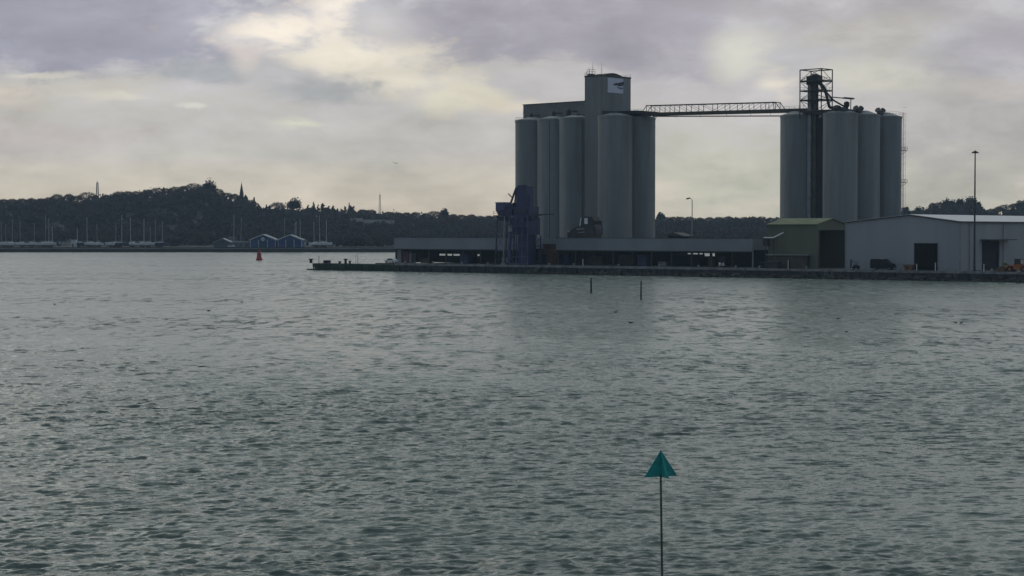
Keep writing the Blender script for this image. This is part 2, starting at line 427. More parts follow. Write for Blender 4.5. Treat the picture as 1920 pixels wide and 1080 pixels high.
g = MB(); g.box(-1.1, -0.5, 0, -0.85, 0.5, 0.9).box(0.85, -0.5, 0, 1.1, 0.5, 0.9).box(-1.3, -0.6, 0, 1.3, 0.6, 0.12); g.build('frame', M_steel, w)

# ------------------------------------------------------------------ low open sheds on the quay
SS = 12.0   # set back from the quay edge
def open_shed(px0, px1, slit, label, rib=6.0):
    a0, a1 = ql(px0, SS), ql(px1, SS); L = a1 - a0
    t = thing('transit_shed', label, 'shed', QO + QU * a0 + QN * SS + Vector((0, 0, ZD)), QA)
    Dp = 15.0; ze = 6.5 - ZD; zr = 9.95 - ZD
    g = MB(); g.prism([(-0.5, ze), (-0.5, zr), (0.0, zr), (Dp + 0.5, zr - 0.5), (Dp + 0.5, ze + 0.4), (0.2, ze + 0.4), (0.2, ze)], 'x', -0.1, L + 0.1)
    g.build('roof', M_shed, t)
    g = MB(); g.box(-0.15, -0.56, zr + 0.001, L + 0.15, -0.2, zr + 0.12); g.build('roof_trim', M_steel2, t)
    g = MB(); g.box(-0.1, -0.62, ze - 0.22, L + 0.1, -0.502, ze + 0.1); g.build('gutter', M_steel, t)
    n = int(L / rib)
    for i in range(n + 1):
        x = L * i / n
        g = MB(); xw = min(max(x, 0.16), L - 0.16)
        g.box(xw - 0.15, 0, 0, xw + 0.15, 0.3, ze - 0.01); g.box(xw - 0.3, -0.1, 0, xw + 0.3, 0.4, 0.15)
        g.build('column', M_galv if i in (n,) else M_steel2, t)
    # rear wall with the slot of daylight
    s0, s1 = ql(slit[0], SS + Dp) - a0, ql(slit[1], SS + Dp) - a0
    Yb = qp((slit[0] + slit[1]) / 2, SS + Dp).y
    z0, z1 = zat(slit[3], Yb) - ZD, zat(slit[2], Yb) - ZD
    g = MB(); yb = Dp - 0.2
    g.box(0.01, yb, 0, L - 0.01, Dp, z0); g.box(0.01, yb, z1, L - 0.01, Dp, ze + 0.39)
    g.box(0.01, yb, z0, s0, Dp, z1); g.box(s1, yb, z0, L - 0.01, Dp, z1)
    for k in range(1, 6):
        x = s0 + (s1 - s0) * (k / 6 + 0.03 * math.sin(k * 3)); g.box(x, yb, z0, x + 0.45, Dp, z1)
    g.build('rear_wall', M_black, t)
    g = MB(); g.box(0, 0.3, 0, 0.15, Dp - 0.22, ze); g.build('end_wall', M_steel2, t)
    return t, L
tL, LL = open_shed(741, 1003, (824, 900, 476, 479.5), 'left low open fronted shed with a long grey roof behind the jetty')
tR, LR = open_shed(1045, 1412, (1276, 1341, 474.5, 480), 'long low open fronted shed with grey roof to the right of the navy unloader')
# left end bay panels and stores inside the sheds
g = MB(); g.box(ql(752, SS) - ql(741, SS), 0.5, 0, ql(764, SS) - ql(741, SS), 0.7, 3.6); g.build('sliding_door', M_redp, tL)
g = MB(); g.box(0.3, 0.5, 0, ql(750, SS) - ql(741, SS), 0.7, 4.0); g.build('wall_panel', M_clad, tL)
# partition + far right dark bay wall
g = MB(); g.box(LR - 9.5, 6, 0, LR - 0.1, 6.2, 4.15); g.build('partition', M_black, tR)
def crate(px, s, w, d, h, label, m, cat='crate', name='storage_crate'):
    t = thing(name, label, cat, qp(px, s, ZD), QA)
    g = MB(); g.box(-w / 2, -d / 2, 0.12, w / 2, d / 2, h); g.build('body', m, t)
    g = MB(); g.box(-w / 2 - 0.04, -d / 2 - 0.04, h, w / 2 + 0.04, d / 2 + 0.04, h + 0.08); g.build('lid', M_steel, t)
    for k in (-1, 0, 1):
        g = MB(); g.box(k * w * 0.42 - 0.08, -d / 2, 0, k * w * 0.42 + 0.08, d / 2, 0.12); g.build('skid', M_steel, t)
    return t
crate(772.5, 13.5, 1.9, 1.5, 2.9, 'pale grey crate in the left bay of the left open shed', M_galv)
crate(800, 15, 3.2, 2, 1.4, 'low dark crate in the second bay of the left open shed', M_steel2)
crate(873, 16, 3.0, 2, 2.8, 'navy crate under the daylight slot of the left open shed', M_navy2)
crate(885, 19, 2.6, 2, 3.2, 'taller navy crate behind the other one in the left open shed', M_navy)
crate(1120, 17, 5.0, 2.4, 2.4, 'long dark container in the left half of the right open shed', M_steel2, 'container', 'container')
crate(1175, 18, 4.0, 2.4, 2.8, 'grey crate in the middle of the right open shed', M_steel2)
crate(1207, 16, 3.0, 2, 3.0, 'dark crate with a pale strip in the right open shed', M_navy2)
crate(1290, 18, 9.0, 3, 3.2, 'long dark stack of sheeted cargo under the daylight slot of the right shed', M_black, 'cargo')
crate(1060, 15, 3.0, 2, 3.4, 'tall dark crate at the left end of the right open shed', M_navy)
# dark brown plant block between the sheds
t = thing('plant_room', 'dark brown block standing in the gap between the two open sheds', 'plant room', qp(1008, 16, ZD), QA)
wv = ql(1042, 16) - ql(1008, 16)
g = MB(); g.box(0, 0, 0, wv, 8, 5.6); g.build('walls', M_rust, t)
g = MB(); g.box(-0.2, -0.2, 5.6, wv + 0.2, 8.2, 5.9); g.build('roof', M_steel, t)
g = MB(); g.box(1, -0.08, 0, 3.4, -0.004, 3); g.build('door', M_black, t)

# ------------------------------------------------------------------ silo blocks
SA = R(-43); SU = Vector((math.cos(SA), math.sin(SA), 0)); SN = Vector((-math.sin(SA), math.cos(SA), 0))
def on_line(px, P0, d):
    """point of the line P0 + t d seen in direction px; returns t"""
    r = rr(px); return (P0.x - r * P0.y) / (r * d.y - d.x)
def silo_part(parent, x, y, rad, top, base=0.0, m=None, rings=True, cone=0.9):
    g = MB()
    prof = [(rad, base), (rad, top - 0.7), (rad + 0.12, top - 0.69), (rad + 0.12, top), (rad - 0.2, top + 0.02), (rad * 0.3, top + cone), (0.4, top + cone + 0.02)]
    g.lathe(prof, (x, y), 48)
    return g.build('silo', m or M_conc, parent, smooth=True)
def rail(g, pts, h=1.1, r=0.04, gap=2.0):
    for a, b in zip(pts, pts[1:]):
        a = Vector(a); b = Vector(b); n = max(1, int((b - a).length / gap))
        for i in range(n + 1):
            p = a.lerp(b, i / n); g.tube(p, p + Vector((0, 0, h)), r, n=4)
        for z in (h, h * 0.5): g.tube(a + Vector((0, 0, z)), b + Vector((0, 0, z)), r, n=4)

# left block -----------------------------------------------------------
Pc = at(1153, 585)                      # nearest corner silo
topL = 47.1 - ZD
blkL = thing('grain_silo_block', 'left grey concrete silo block with a tall head tower bearing a pale sign', 'silo building', (Pc.x, Pc.y, ZD), SA)
radL = 5.25
for px in (997, 1038.5, 1080):
    x = on_line(px, Pc, SU)
    silo_part(blkL, x, 0, radL, topL); silo_part(blkL, x, 11.2, radL, topL)
silo_part(blkL, 0, 0, radL, topL); silo_part(blkL, 0, 11.2, radL, topL)
x0 = on_line(997, Pc, SU)
# infill between rows so no sky shows through
g = MB(); g.box(x0, -1.0, 0, -0.5, 12, topL - 1.2); g.build('core_wall', M_conc, blkL)
# head tower
Pfront = Pc + SN * (-3.2)
hx1 = on_line(1125.5, Pfront, SU); hx0 = on_line(1096, Pfront, SU)
Pcor = Pfront + SU * hx1
hd = on_line(1182, Pcor, SN)
ztop = zat(143.5, Pcor.y) - ZD
g = MB(); g.box(hx0, -3.2, 0, hx1, -3.2 + hd, ztop); 
head = g.build('head_tower', M_conc2, blkL)
g = MB()
g.box(hx0 - 0.1, -3.3, ztop, hx1 + 0.1, -3.0, ztop + 0.45); g.box(hx0 - 0.1, hd - 3.4, ztop, hx1 + 0.1, hd - 3.1, ztop + 0.45)
g.box(hx0 - 0.1, -2.99, ztop, hx0 + 0.2, hd - 3.41, ztop + 0.45); g.box(hx1 - 0.2, -2.99, ztop, hx1 + 0.1, hd - 3.41, ztop + 0.45)
g.build('parapet', M_steel2, head)
# shallow curved plant roof
g = MB(); poly = [(0, 0)]
for i in range(11):
    t = i / 10; poly.append((8.5 * t, 0.55 + 0.75 * math.sin(math.pi * t)))
poly += [(8.5, 0)]
g.prism([(p[0] - 1.0, p[1] + ztop + 0.01) for p in poly], 'x', hx0 + 1.4, hx1 - 0.3); g.build('plant_roof', M_steel2, head)
# sign on the right-hand face
ya = on_line(1138.5, Pcor, SN) - 3.2; yb = on_line(1167.5, Pcor, SN) - 3.2
zs1 = zat(145, Pcor.y) - ZD; zs0 = zat(173, Pcor.y) - ZD
g = MB(); g.box(hx1 + 0.004, ya, zs0, hx1 + 0.12, yb, zs1); sign = g.build('sign_panel', M_sign, head)
g = MB(); L_ = yb - ya; Hh = zs1 - zs0
def sg(u, v): return (ya + L_ * u, zs0 + Hh * v)
g.prism([sg(*p) for p in [(0.30, 0.56), (0.42, 0.60), (0.52, 0.70), (0.62, 0.66), (0.80, 0.74), (1.02, 0.80), (1.04, 0.60), (0.9, 0.50), (0.75, 0.47), (0.55, 0.53), (0.42, 0.50)]], 'x', hx1 + 0.122, hx1 + 0.16)
g.build('emblem', mat('emblem_dark', (0.05, 0.05, 0.075), 0.6, 0.2, 0.5), sign)
g = MB(); g.prism([sg(*p) for p in [(0.55, 0.45), (0.8, 0.40), (0.98, 0.42), (0.98, 0.30), (0.8, 0.27), (0.66, 0.33)]], 'x', hx1 + 0.122, hx1 + 0.15)
g.build('emblem_shade', mat('emblem_mid', (0.20, 0.20, 0.26), 0.6, 0.2, 0.5), sign)
# dark band of openings at the foot of the head tower's right side
g = MB(); g.box(hx1 + 0.004, -2.4, topL + 0.6, hx1 + 0.14, hd - 3.6, topL + 1.7); g.build('louvre_band', M_steel, head)
g = MB(); rail(g, [(hx0, -3.15, ztop + 0.45), (hx0, hd - 3.3, ztop + 0.45), (hx1, hd - 3.3, ztop + 0.45)], 0.8, 0.035, 1.8); g.build('railing', M_steel, head)
# aerials
def aerial(px, ytop, yoff, r=0.07):
    x = on_line(px, Pc + SN * yoff, SU); Yv = (Pc + SN * yoff + SU * x).y
    g = MB(); z1 = zat(ytop, Yv) - ZD; zb = ztop + 0.3
    g.tube((x, yoff, zb), (x, yoff, z1), r, r * 0.5, 5)
    for k in range(3): g.tube((x - 0.35, yoff, zb + (z1 - zb) * (0.35 + 0.15 * k)), (x + 0.35, yoff, zb + (z1 - zb) * (0.35 + 0.15 * k)), 0.03, n=4)
    g.build('aerial', M_steel, head)
aerial(1111, 118, 1.0); aerial(1127.5, 120, 2.0, 0.06); aerial(1104, 127, -1.5, 0.06); aerial(1099, 133, -2.2, 0.045)
x = on_line(1107, Pc - SN * 1.5, SU)
g = MB(); g.box(x - 0.9, -2.1, ztop, x + 1.0, -0.6, ztop + 1.0); rail(g, [(x - 0.9, -2.1, ztop + 1.0), (x + 1.0, -2.1, ztop + 1.0), (x + 1.0, -0.6, ztop + 1.0)], 1.4, 0.05, 0.9)
g.build('aerial_base', M_steel, head)
# gallery on top of the left silos
Pg = Pc + SN * 2.0
gx0 = on_line(981, Pg, SU); gz = zat(197.5, (Pg + SU * gx0).y) - ZD
g = MB(); g.box(gx0, 2.0, topL - 0.4, hx0 - 0.002, 10.5, gz); gal = g.build('conveyor_gallery', M_conc3, blkL)
g = MB(); g.box(gx0 - 0.2, 1.8, gz, hx0 - 0.003, 10.7, gz + 0.18); g.build('roof_edge', M_steel2, gal)
for px_, w_, h_ in ((998, 1.3, 1.9), (1040, 1.0, 2.2), (1068, 1.5, 2.6), (1084, 2.2, 1.0)):
    x = on_line(px_, Pc, SU); g = MB(); g.lathe([(w_ * 0.5, topL + 0.3), (w_ * 0.5, topL + h_), (w_ * 0.25, topL + h_ + 0.35)], (x, -0.6), 10)
    g.tube((x, -0.6, topL + h_ * 0.8), (x + 1.2, 2.0, topL + h_ * 0.9), 0.16)
    g.build('roof_vent', M_steel, blkL)
g = MB(); rail(g, [(x0 - 4.6, -2.5, topL), (x0 - 5.0, 0.5, topL), (x0 - 4.8, 3, topL)], 1.1, 0.045, 1.2)
rail(g, [(gx0 - 0.9, 3.0, topL + 2.6), (gx0 - 0.9, 8.0, topL + 2.6)], 1.0, 0.04, 1.2); g.box(gx0 - 1.0, 2.8, topL + 2.5, gx0 - 0.01, 8.2, topL + 2.58)
g.build('railing', M_galv, blkL)
g = MB(); rail(g, [(hx1 + 0.2, -4.9, topL + 0.1), (4.0, -3.2, topL + 0.1), (5.0, 0, topL + 0.1), (5.1, 11, topL + 0.1)], 1.0, 0.035, 1.5); g.build('railing', M_steel, blkL)
# darker flat plant floor over the right silos
g = MB(); g.box(hx1 + 0.3, 4.6, topL + 0.95, 4.6, 15.2, topL + 1.75); g.build('roof_slab', M_steel, blkL)
# thin cables down the front
for px_ in (1031, 1092):
    x = on_line(px_, Pc - SN * 5.2, SU); g = MB(); g.tube((x, -5.36, 0), (x, -5.36, topL - 1), 0.09, n=5); g.build('downpipe', M_steel, blkL)

# right block ----------------------------------------------------------
Pr = at(1574.5, 537)
topR = 45.0 - ZD; radR = 4.85
blkR = thing('grain_silo_block', 'right grey concrete silo block with a steel lattice tower on top', 'silo building', (Pr.x, Pr.y, ZD), SA)
xl = on_line(1494, Pr, SU)
sn1 = on_line(1616.5, Pr, SN); sn2 = on_line(1657.5, Pr, SN)
for y in (0, sn1, sn2):
    silo_part(blkR, 0, y, radR, topR, cone=1.2)
silo_part(blkR, xl, 0, radR, topR, cone=1.2); silo_part(blkR, xl, sn1, radR, topR); silo_part(blkR, xl / 2, sn1, radR, topR, cone=1.0); silo_part(blkR, xl / 2, sn2, radR, topR)
g = MB(); g.box(xl, 1.0, 0, 0, sn1 + 3, topR - 1); g.build('core_wall', M_conc, blkR)
# lattice tower
yt = -3.6; Pt = Pr + SN * yt
tx1 = on_line(1538.5, Pt, SU); tx0 = on_line(1498.5, Pt, SU)
td = on_line(1559, Pt + SU * tx1, SN)
Yt = (Pt + SU * tx1).y
lev = [zat(y, Yt) - ZD for y in (208, 187, 169.5, 151, 129.5)]
tw = MB(); C4 = [(tx0, yt), (tx1, yt), (tx1, yt + td), (tx0, yt + td)]
for c in C4: tw.tube((c[0], c[1], lev[0] - 2), (c[0], c[1], lev[-1]), 0.16, n=6)
for i, z in enumerate(lev):
    for a in range(4):
        p, q_ = C4[a], C4[(a + 1) % 4]
        tw.tube((p[0], p[1], z), (q_[0], q_[1], z), 0.15, n=6)
        if i < len(lev) - 1:
            z2 = lev[i + 1]
            if (i + a) % 2: tw.tube((p[0], p[1], z), (q_[0], q_[1], z2), 0.08, n=5)
            else: tw.tube((q_[0], q_[1], z), (p[0], p[1], z2), 0.08, n=5)
lt = tw.build('lattice_tower', M_steel, blkR)
g = MB()
for z in lev[1:4]: g.box(tx0 + 0.1, yt + 0.1, z + 0.16, tx1 - 0.1, yt + td - 0.1, z + 0.24)
g.build('landing', M_steel, lt)
g = MB(); zz = lev[-1]
rail(g, [(tx0, yt, lev[1]), (tx1, yt, lev[1]), (tx1, yt + td, lev[1])], 1.0, 0.04, 1.3)
rail(g, [(tx0, yt, lev[2]), (tx1, yt, lev[2]), (tx1, yt + td, lev[2])], 1.0, 0.04, 1.3)
rail(g, [(tx0, yt, lev[3]), (tx1, yt, lev[3]), (tx1, yt + td, lev[3])], 1.0, 0.04, 1.3); g.build('railing', M_steel, lt)
# bucket elevators
e0 = on_line(1515, Pr + SN * (yt + 2.0), SU); e1 = on_line(1536, Pr + SN * (yt + 2.0), SU)
for k, (a, b) in enumerate(((e0, e0 + 1.1), (e1 - 2.0, e1 - 0.9))):
    g = MB(); g.box(a, yt + 1.4, 0, b, yt + 2.6, lev[3] - 1.0); g.build('elevator_leg', M_steel2 if k else M_galv, blkR)
zeh = zat(141, Yt) - ZD
g = MB(); g.box(e0 - 0.3, yt + 1.2, lev[3] - 1.0, e1, yt + 3.2, zeh); g.lathe([(1.3, zeh), (1.0, zeh + 0.4), (0.2, zeh + 0.6)], ((e0 + e1) / 2, yt + 2.2), 12)
g.box(e0 + 1.3, yt + 1.5, lev[1] - 3, e1 - 1.6, yt + 2.8, lev[3] - 1.01); g.build('elevator_head', M_steel, blkR)
g = MB(); g.path([(e1 - 0.4, yt + 2, zeh - 1.5), (tx1 - 0.6, yt + 2.6, lev[2] + 0.6), (tx1 + 0.6, yt + 3.2, lev[0] + 1.0), (1.5, 0, topR + 1.2)], 0.42, 8); g.build('chute', M_steel, blkR)
g = MB(); g.path([(e1 - 0.4, yt + 2.4, zeh - 2.5), (tx1 + 0.4, yt + td, lev[1]), (0.5, 3, topR + 1.4)], 0.25, 8); g.build('chute', M_steel, blkR)
g = MB(); g.box(e0 - 0.9, yt + 0.6, topR - 0.2, 3.2, yt + 6.5, topR + 1.0); g.box(xl - 2.5, -1.5, topR + 0.4, e0 - 0.95, 2.5, topR + 1.7); g.build('conveyor_housing', M_steel, blkR)
# pipes on the front in the recess
for px_ in (1509, 1520, 1532): 
    xx = on_line(px_, Pr + SN * (-1.5), SU); g = MB(); g.tube((xx, -1.5, 0), (xx, -1.5, topR), 0.28, n=8); g.build('downpipe', M_steel, blkR)
g = MB(); g.tube((e0 + 1.0, yt + 1.3, 19), (e0 - 2.2, yt + 3.0, 14), 0.22); g.build('spout', M_galv, blkR)
# horizontal pipe to the right with its post and vents
zp = zat(187, Yt + 5) - ZD
yp1 = on_line(1597, Pr + SU * 0.5, SN); yp0 = on_line(1560, Pr + SU * 0.5, SN)
g = MB(); g.tube((0.5, yp0 - 1, zp), (0.5, yp1, zp), 0.16); g.box(0.0, yp1 - 4.2, zp - 0.12, 1.0, yp1 + 0.2, zp + 0.3)
g.tube((0.5, yp1 - 0.9, topR), (0.5, yp1 - 0.9, zp), 0.13); g.build('overhead_pipe', M_steel, blkR)
g = MB(); yv = on_line(1586, Pr + SU * 0.5, SN); g.lathe([(0.7, topR), (0.45, topR + 1.6), (0.8, topR + 2.2), (0.8, topR + 3.1), (0.3, topR + 3.4)], (0.5, yv), 10); g.build('fan', M_steel, blkR)
def cowl(px, dz, sx):
    """twin-horned roof ventilator"""
    y = on_line(px, Pr + SU * 0.6, SN); g = MB()
    g.lathe([(1.1, topR + 0.2), (0.9, topR + 1.0), (0.5, topR + 1.2)], (0.6, y), 10)
    for s_ in (-1, 1):
        g.tube((0.6, y + 0.3 * s_, topR + 0.9), (0.6 , y + 1.5 * s_ * sx, topR + 1.5 + dz), 0.5, 0.85, 8)
    g.build('roof_ventilator', M_steel, blkR)
cowl(1608, 0.4, 1.0); cowl(1649, 0.3, 1.0); cowl(1568, 0.1, 0.6)
g = MB(); rail(g, [(4.6, sn1, topR + 0.1), (4.8, sn2, topR + 0.1), (3.5, sn2 + 3.8, topR + 0.1)], 1.1, 0.035, 1.6); g.build('railing', M_galv, blkR)
# caged ladder down the right side
Pe = Pr + SN * sn2 + SU * 0.0
lx, ly = radR * 0.62, sn2 + radR * 0.79
g = MB()
lx, ly = 3.2, sn2 + 3.3
for dx in (-0.25, 0.25):
    g.tube((lx + 0.6, ly + 0.6 + dx, 4), (lx + 0.6, ly + 0.6 + dx, topR + 1.3), 0.06, n=4)
for k in range(int(topR / 0.9)):
    z = 4 + k * 0.9
    g.tube((lx + 0.6, ly + 0.35, z), (lx + 0.6, ly + 0.85, z), 0.03, n=4)
    if k % 2 == 0:
        g.path([(lx + 0.6, ly + 0.3, z), (lx + 1.1, ly + 0.4, z), (lx + 1.3, ly + 0.7, z), (lx + 1.0, ly + 1.0, z), (lx + 0.6, ly + 0.9, z)], 0.03, 4)
g.tube((lx + 1.3, ly + 0.7, 4), (lx + 1.3, ly + 0.7, topR + 1.0), 0.03, n=4)
lad = g.build('ladder', M_galv, blkR)
Yl = (Pr + SN * sn2).y
for yy in (283, 343):
    z = zat(yy, Yl) - ZD; g = MB(); g.box(lx - 0.4, ly - 0.6, z, lx + 1.5, ly + 1.4, z + 0.1)
    rail(g, [(lx - 0.4, ly + 1.4, z), (lx + 1.5, ly + 1.4, z), (lx + 1.5, ly - 0.6, z)], 1.1, 0.05, 0.7)
    g.tube((lx - 0.4, ly - 0.2, z - 1.6), (lx + 1.4, ly + 1.2, z), 0.06); g.build('platform', M_steel, lad)

# conveyor bridge between the blocks -----------------------------------
Bl = Pc + SU * 0.5 + SN * (hd - 7.6)
Bl = at(1184, Bl.y + 2.0); Br = at(1512, Pr.y + 8.5)
zl = zat(212.0, Bl.y); zr_ = zat(204.5, Br.y)
bd = (Br - Bl); blen = math.hypot(bd.x, bd.y); bang = math.atan2(bd.y, bd.x)
br = thing('conveyor_bridge', 'long steel truss conveyor bridge high between the two silo blocks', 'bridge', (Bl.x, Bl.y, zl), bang)
sl = (zr_ - zl) / blen
def bpz(px):
    r = rr(px); return (Bl.x - r * Bl.y) / (r * math.sin(bang) - math.cos(bang))
g = MB(); g.add([(0, -1.2, -1.1), (blen, -1.2, zr_ - zl - 1.0), (blen, 1.2, zr_ - zl - 1.0), (0, 1.2, -1.1), (0, -1.2, -0.2), (blen, -1.2, zr_ - zl + 0.1), (blen, 1.2, zr_ - zl + 0.1), (0, 1.2, -0.2)],
                [(0, 3, 2, 1), (4, 5, 6, 7), (0, 1, 5, 4), (1, 2, 6, 5), (2, 3, 7, 6), (3, 0, 4, 7)])
g.build('walkway_beam', M_steel2, br)
t0 = bpz(1208); t1 = bpz(1466); ta = bpz(1216); tb = bpz(1457)
posts = [bpz(p) for p in (1216, 1232, 1251, 1269, 1291, 1314, 1340, 1363, 1386, 1408, 1430, 1445, 1457)]
g = MB(); th = 2.05
for y in (-1.15, 1.15):
    def tp(t, h): return (t, y, t * sl + h)
    g.tube(tp(ta, th), tp(tb, th), 0.13, n=5)
    g.tube(tp(t0, 0), tp(ta, th), 0.11, n=5); g.tube(tp(t1, 0), tp(tb, th), 0.11, n=5)
    for i, p in enumerate(posts):
        g.tube(tp(p, -0.2), tp(p, th), 0.10, n=5)
        if i < len(posts) - 1:
            if i < 6: g.tube(tp(p, th), tp(posts[i + 1], 0), 0.055, n=4)
            else: g.tube(tp(p, 0), tp(posts[i + 1], th), 0.055, n=4)
for p in posts: g.tube((p, -1.15, p * sl + th), (p, 1.15, p * sl + th), 0.07, n=4)
g.build('truss', M_steel, br)
g = MB(); g.tube((bpz(1225), -0.4, -1.5), (blen - 1, -0.4, zr_ - zl - 2.0), 0.17, n=8)
for p in posts[1::2]: g.tube((p, -0.4, p * sl - 1.9), (p, -0.4, p * sl - 0.9), 0.05, n=4)
g.build('under_pipe', M_steel, br)
g = MB(); rail(g, [(0.3, -1.2, -0.2), (t0, -1.2, -0.1)], 1.0, 0.035, 1.6); g.build('railing', M_steel, br); g = MB(); rail(g, [(t1, -1.2, zr_ - zl), (blen - 0.3, -1.2, zr_ - zl)], 0.9, 0.035, 1.6); g.build('railing', M_steel, br)

# ------------------------------------------------------------------ navy ship unloader
U0 = qp(970, 5.5, ZD); un = thing('ship_unloader', 'dark navy ship unloader with hopper and gantry legs on the quay', 'unloader', U0, QA)
Yu = U0.y; k_ = Yu / F
def ux(px): return ql(px, 5.5) - ql(970, 5.5)
def uz(py): return zat(py, Yu) - ZD
g = MB(); g.box(ux(977), -1.4, 0, ux(993), 2.4, uz(440)); g.box(ux(970), -2.2, uz(440), ux(1000), 3.2, uz(408)); g.box(ux(970), -1.8, uz(408), ux(999), 2.8, uz(388)); g.build('body', M_navy, un)
g = MB(); g.box(ux(974), -1.5, uz(388), ux(992), 2.0, uz(350)); g.box(ux(976), -1.2, uz(350), ux(984), 1.0, uz(347.5)); g.build('tower_cab', M_navy, un)
g = MB(); g.box(ux(945), -1.9, uz(403.4), ux(967.9), 2.4, uz(393)); g.prism([(ux(953.5), uz(392.9)), (ux(956), uz(388)), (ux(963), uz(385)), (ux(967.9), uz(380)), (ux(967.9), uz(392.9))], 'y', -1.5, 1.8); g.build('filter_housing', M_navy, un)
g = MB()
fx = [ux(968), ux(980), ux(991), ux(1001)]; fz = [0.3, uz(482), uz(462), uz(442), uz(424), uz(408)]
for x in fx: g.box(x - 0.14, -3.1, 0, x + 0.14, -2.82, uz(403.6))
for z in fz: g.box(ux(967), -3.08, z, ux(1002), -2.84, z + 0.22)
for i in range(5):
    for k in range(3):
        if (i + k) % 2: g.tube((fx[k], -2.96, fz[i]), (fx[k + 1], -2.96, fz[i + 1]), 0.07, n=4)
        else: g.tube((fx[k + 1], -2.96, fz[i]), (fx[k], -2.96, fz[i + 1]), 0.07, n=4)
g.build('steel_frame', M_navy2, un)
g = MB()
for x in fx: g.box(x - 0.13, 3.0, 0, x + 0.13, 3.26, uz(441))
for i in range(3):
    g.box(ux(967), 3.02, fz[i], ux(1002), 3.24, fz[i] + 0.2)
    for k in range(3): g.tube((fx[k], 3.1, fz[i]), (fx[k + 1], 3.1, fz[i + 1]), 0.07, n=4)
g.build('rear_frame', M_navy, un)
for z in (uz(462), uz(424)):
    g = MB(); g.box(ux(966), -3.9, z - 0.12, ux(1003), -3.1, z); rail(g, [(ux(966), -3.85, z), (ux(1003), -3.85, z)], 1.1, 0.04, 1.4)
    g.build('landing', M_navy2, un)
g = MB(); g.tube((ux(996), -1, uz(388)), (ux(996), -1, uz(366)), 0.35, n=8); g.tube((ux(966), -1, uz(408)), (ux(972), -1, uz(356)), 0.22, n=6)
g.path([(ux(972), -1, uz(352)), (ux(962), -1, uz(380)), (ux(958), -1, uz(396))], 0.3, 6); g.tube((ux(966), -1, uz(372)), (ux(957), -1, uz(363)), 0.16)
g.build('suction_pipe', M_navy, un)
hxm = (ux(936) + ux(953)) / 2
g = MB(); hw = (ux(953) - ux(936)) / 2
def frus(g, cx, cy, w0, z0, w1, z1):
    vs = [(cx + a * w, cy + b * w, z) for w, z in ((w0, z0), (w1, z1)) for a, b in ((-1, -1), (1, -1), (1, 1), (-1, 1))]
    g.add(vs, [(0, 3, 2, 1), (4, 5, 6, 7), (0, 1, 5, 4), (1, 2, 6, 5), (2, 3, 7, 6), (3, 0, 4, 7)])
g.box(hxm - hw, -hw, uz(394), hxm + hw, hw, uz(380)); frus(g, hxm, 0, hw * 0.6, uz(405), hw, uz(394)); g.box(hxm - hw - 0.1, -hw - 0.1, uz(380.5), hxm + hw + 0.1, hw + 0.1, uz(379)); g.build('hopper', M_navy2, un)
g = MB(); g.box(ux(935), -2.4, uz(405), ux(1004), 3.0, uz(403.5)); rail(g, [(ux(935), -2.4, uz(403.5)), (ux(967), -2.4, uz(403.5))], 1.1, 0.05, 1.3)
g.box(ux(938), -1.6, uz(414), ux(1004), -1.2, uz(405.5)); g.box(ux(938), 1.6, uz(414), ux(967), 2.0, uz(405.5)); g.build('platform', M_navy, un)
g = MB(); g.box(ux(1004), -1.9, uz(403.5), ux(1044), -1.3, uz(401.5)); g.tube((ux(1004), -1.6, uz(416)), (ux(1018), -1.6, uz(404)), 0.12); g.build('boom', M_steel, un)
g = MB(); g.box(ux(978), -2.4, uz(398), ux(996), -2.2, uz(393)); g.build('walkway', M_steel, un)
for pa, pb in ((941, 937), (954.5, 952)):
    for y in (-2.0, 2.6):
        g = MB(); g.tube((ux(pb), y, 0.5), (ux(pa), y, uz(405)), 0.24, 0.2, 6); g.box(ux(pb) - 0.7, y - 0.3, 0, ux(pb) + 0.7, y + 0.3, 0.55); g.build('leg', M_galv if pa > 950 and y < 0 else M_steel, un)
g = MB()
for zz_ in (uz(470), uz(440)): g.tube((ux(938), -2.0, zz_), (ux(954), -2.0, zz_), 0.13); g.tube((ux(938), -2, zz_), (ux(938), 2.6, zz_), 0.13)
g.tube((ux(938), -2.0, uz(470)), (ux(954), -2.0, uz(440)), 0.08); g.tube((ux(954), -2.0, uz(470)), (ux(940), -2.0, uz(440)), 0.08); g.build('bracing', M_navy2, un)
g = MB(); g.box(ux(966), -3.3, uz(434), ux(973), -2.3, uz(423)); g.build('control_cab', M_galv, un)
g = MB(); g.tube((ux(960), -1.5, 1), (ux(964), -1.5, uz(414)), 0.5, n=8); g.build('machinery', M_navy2, un)

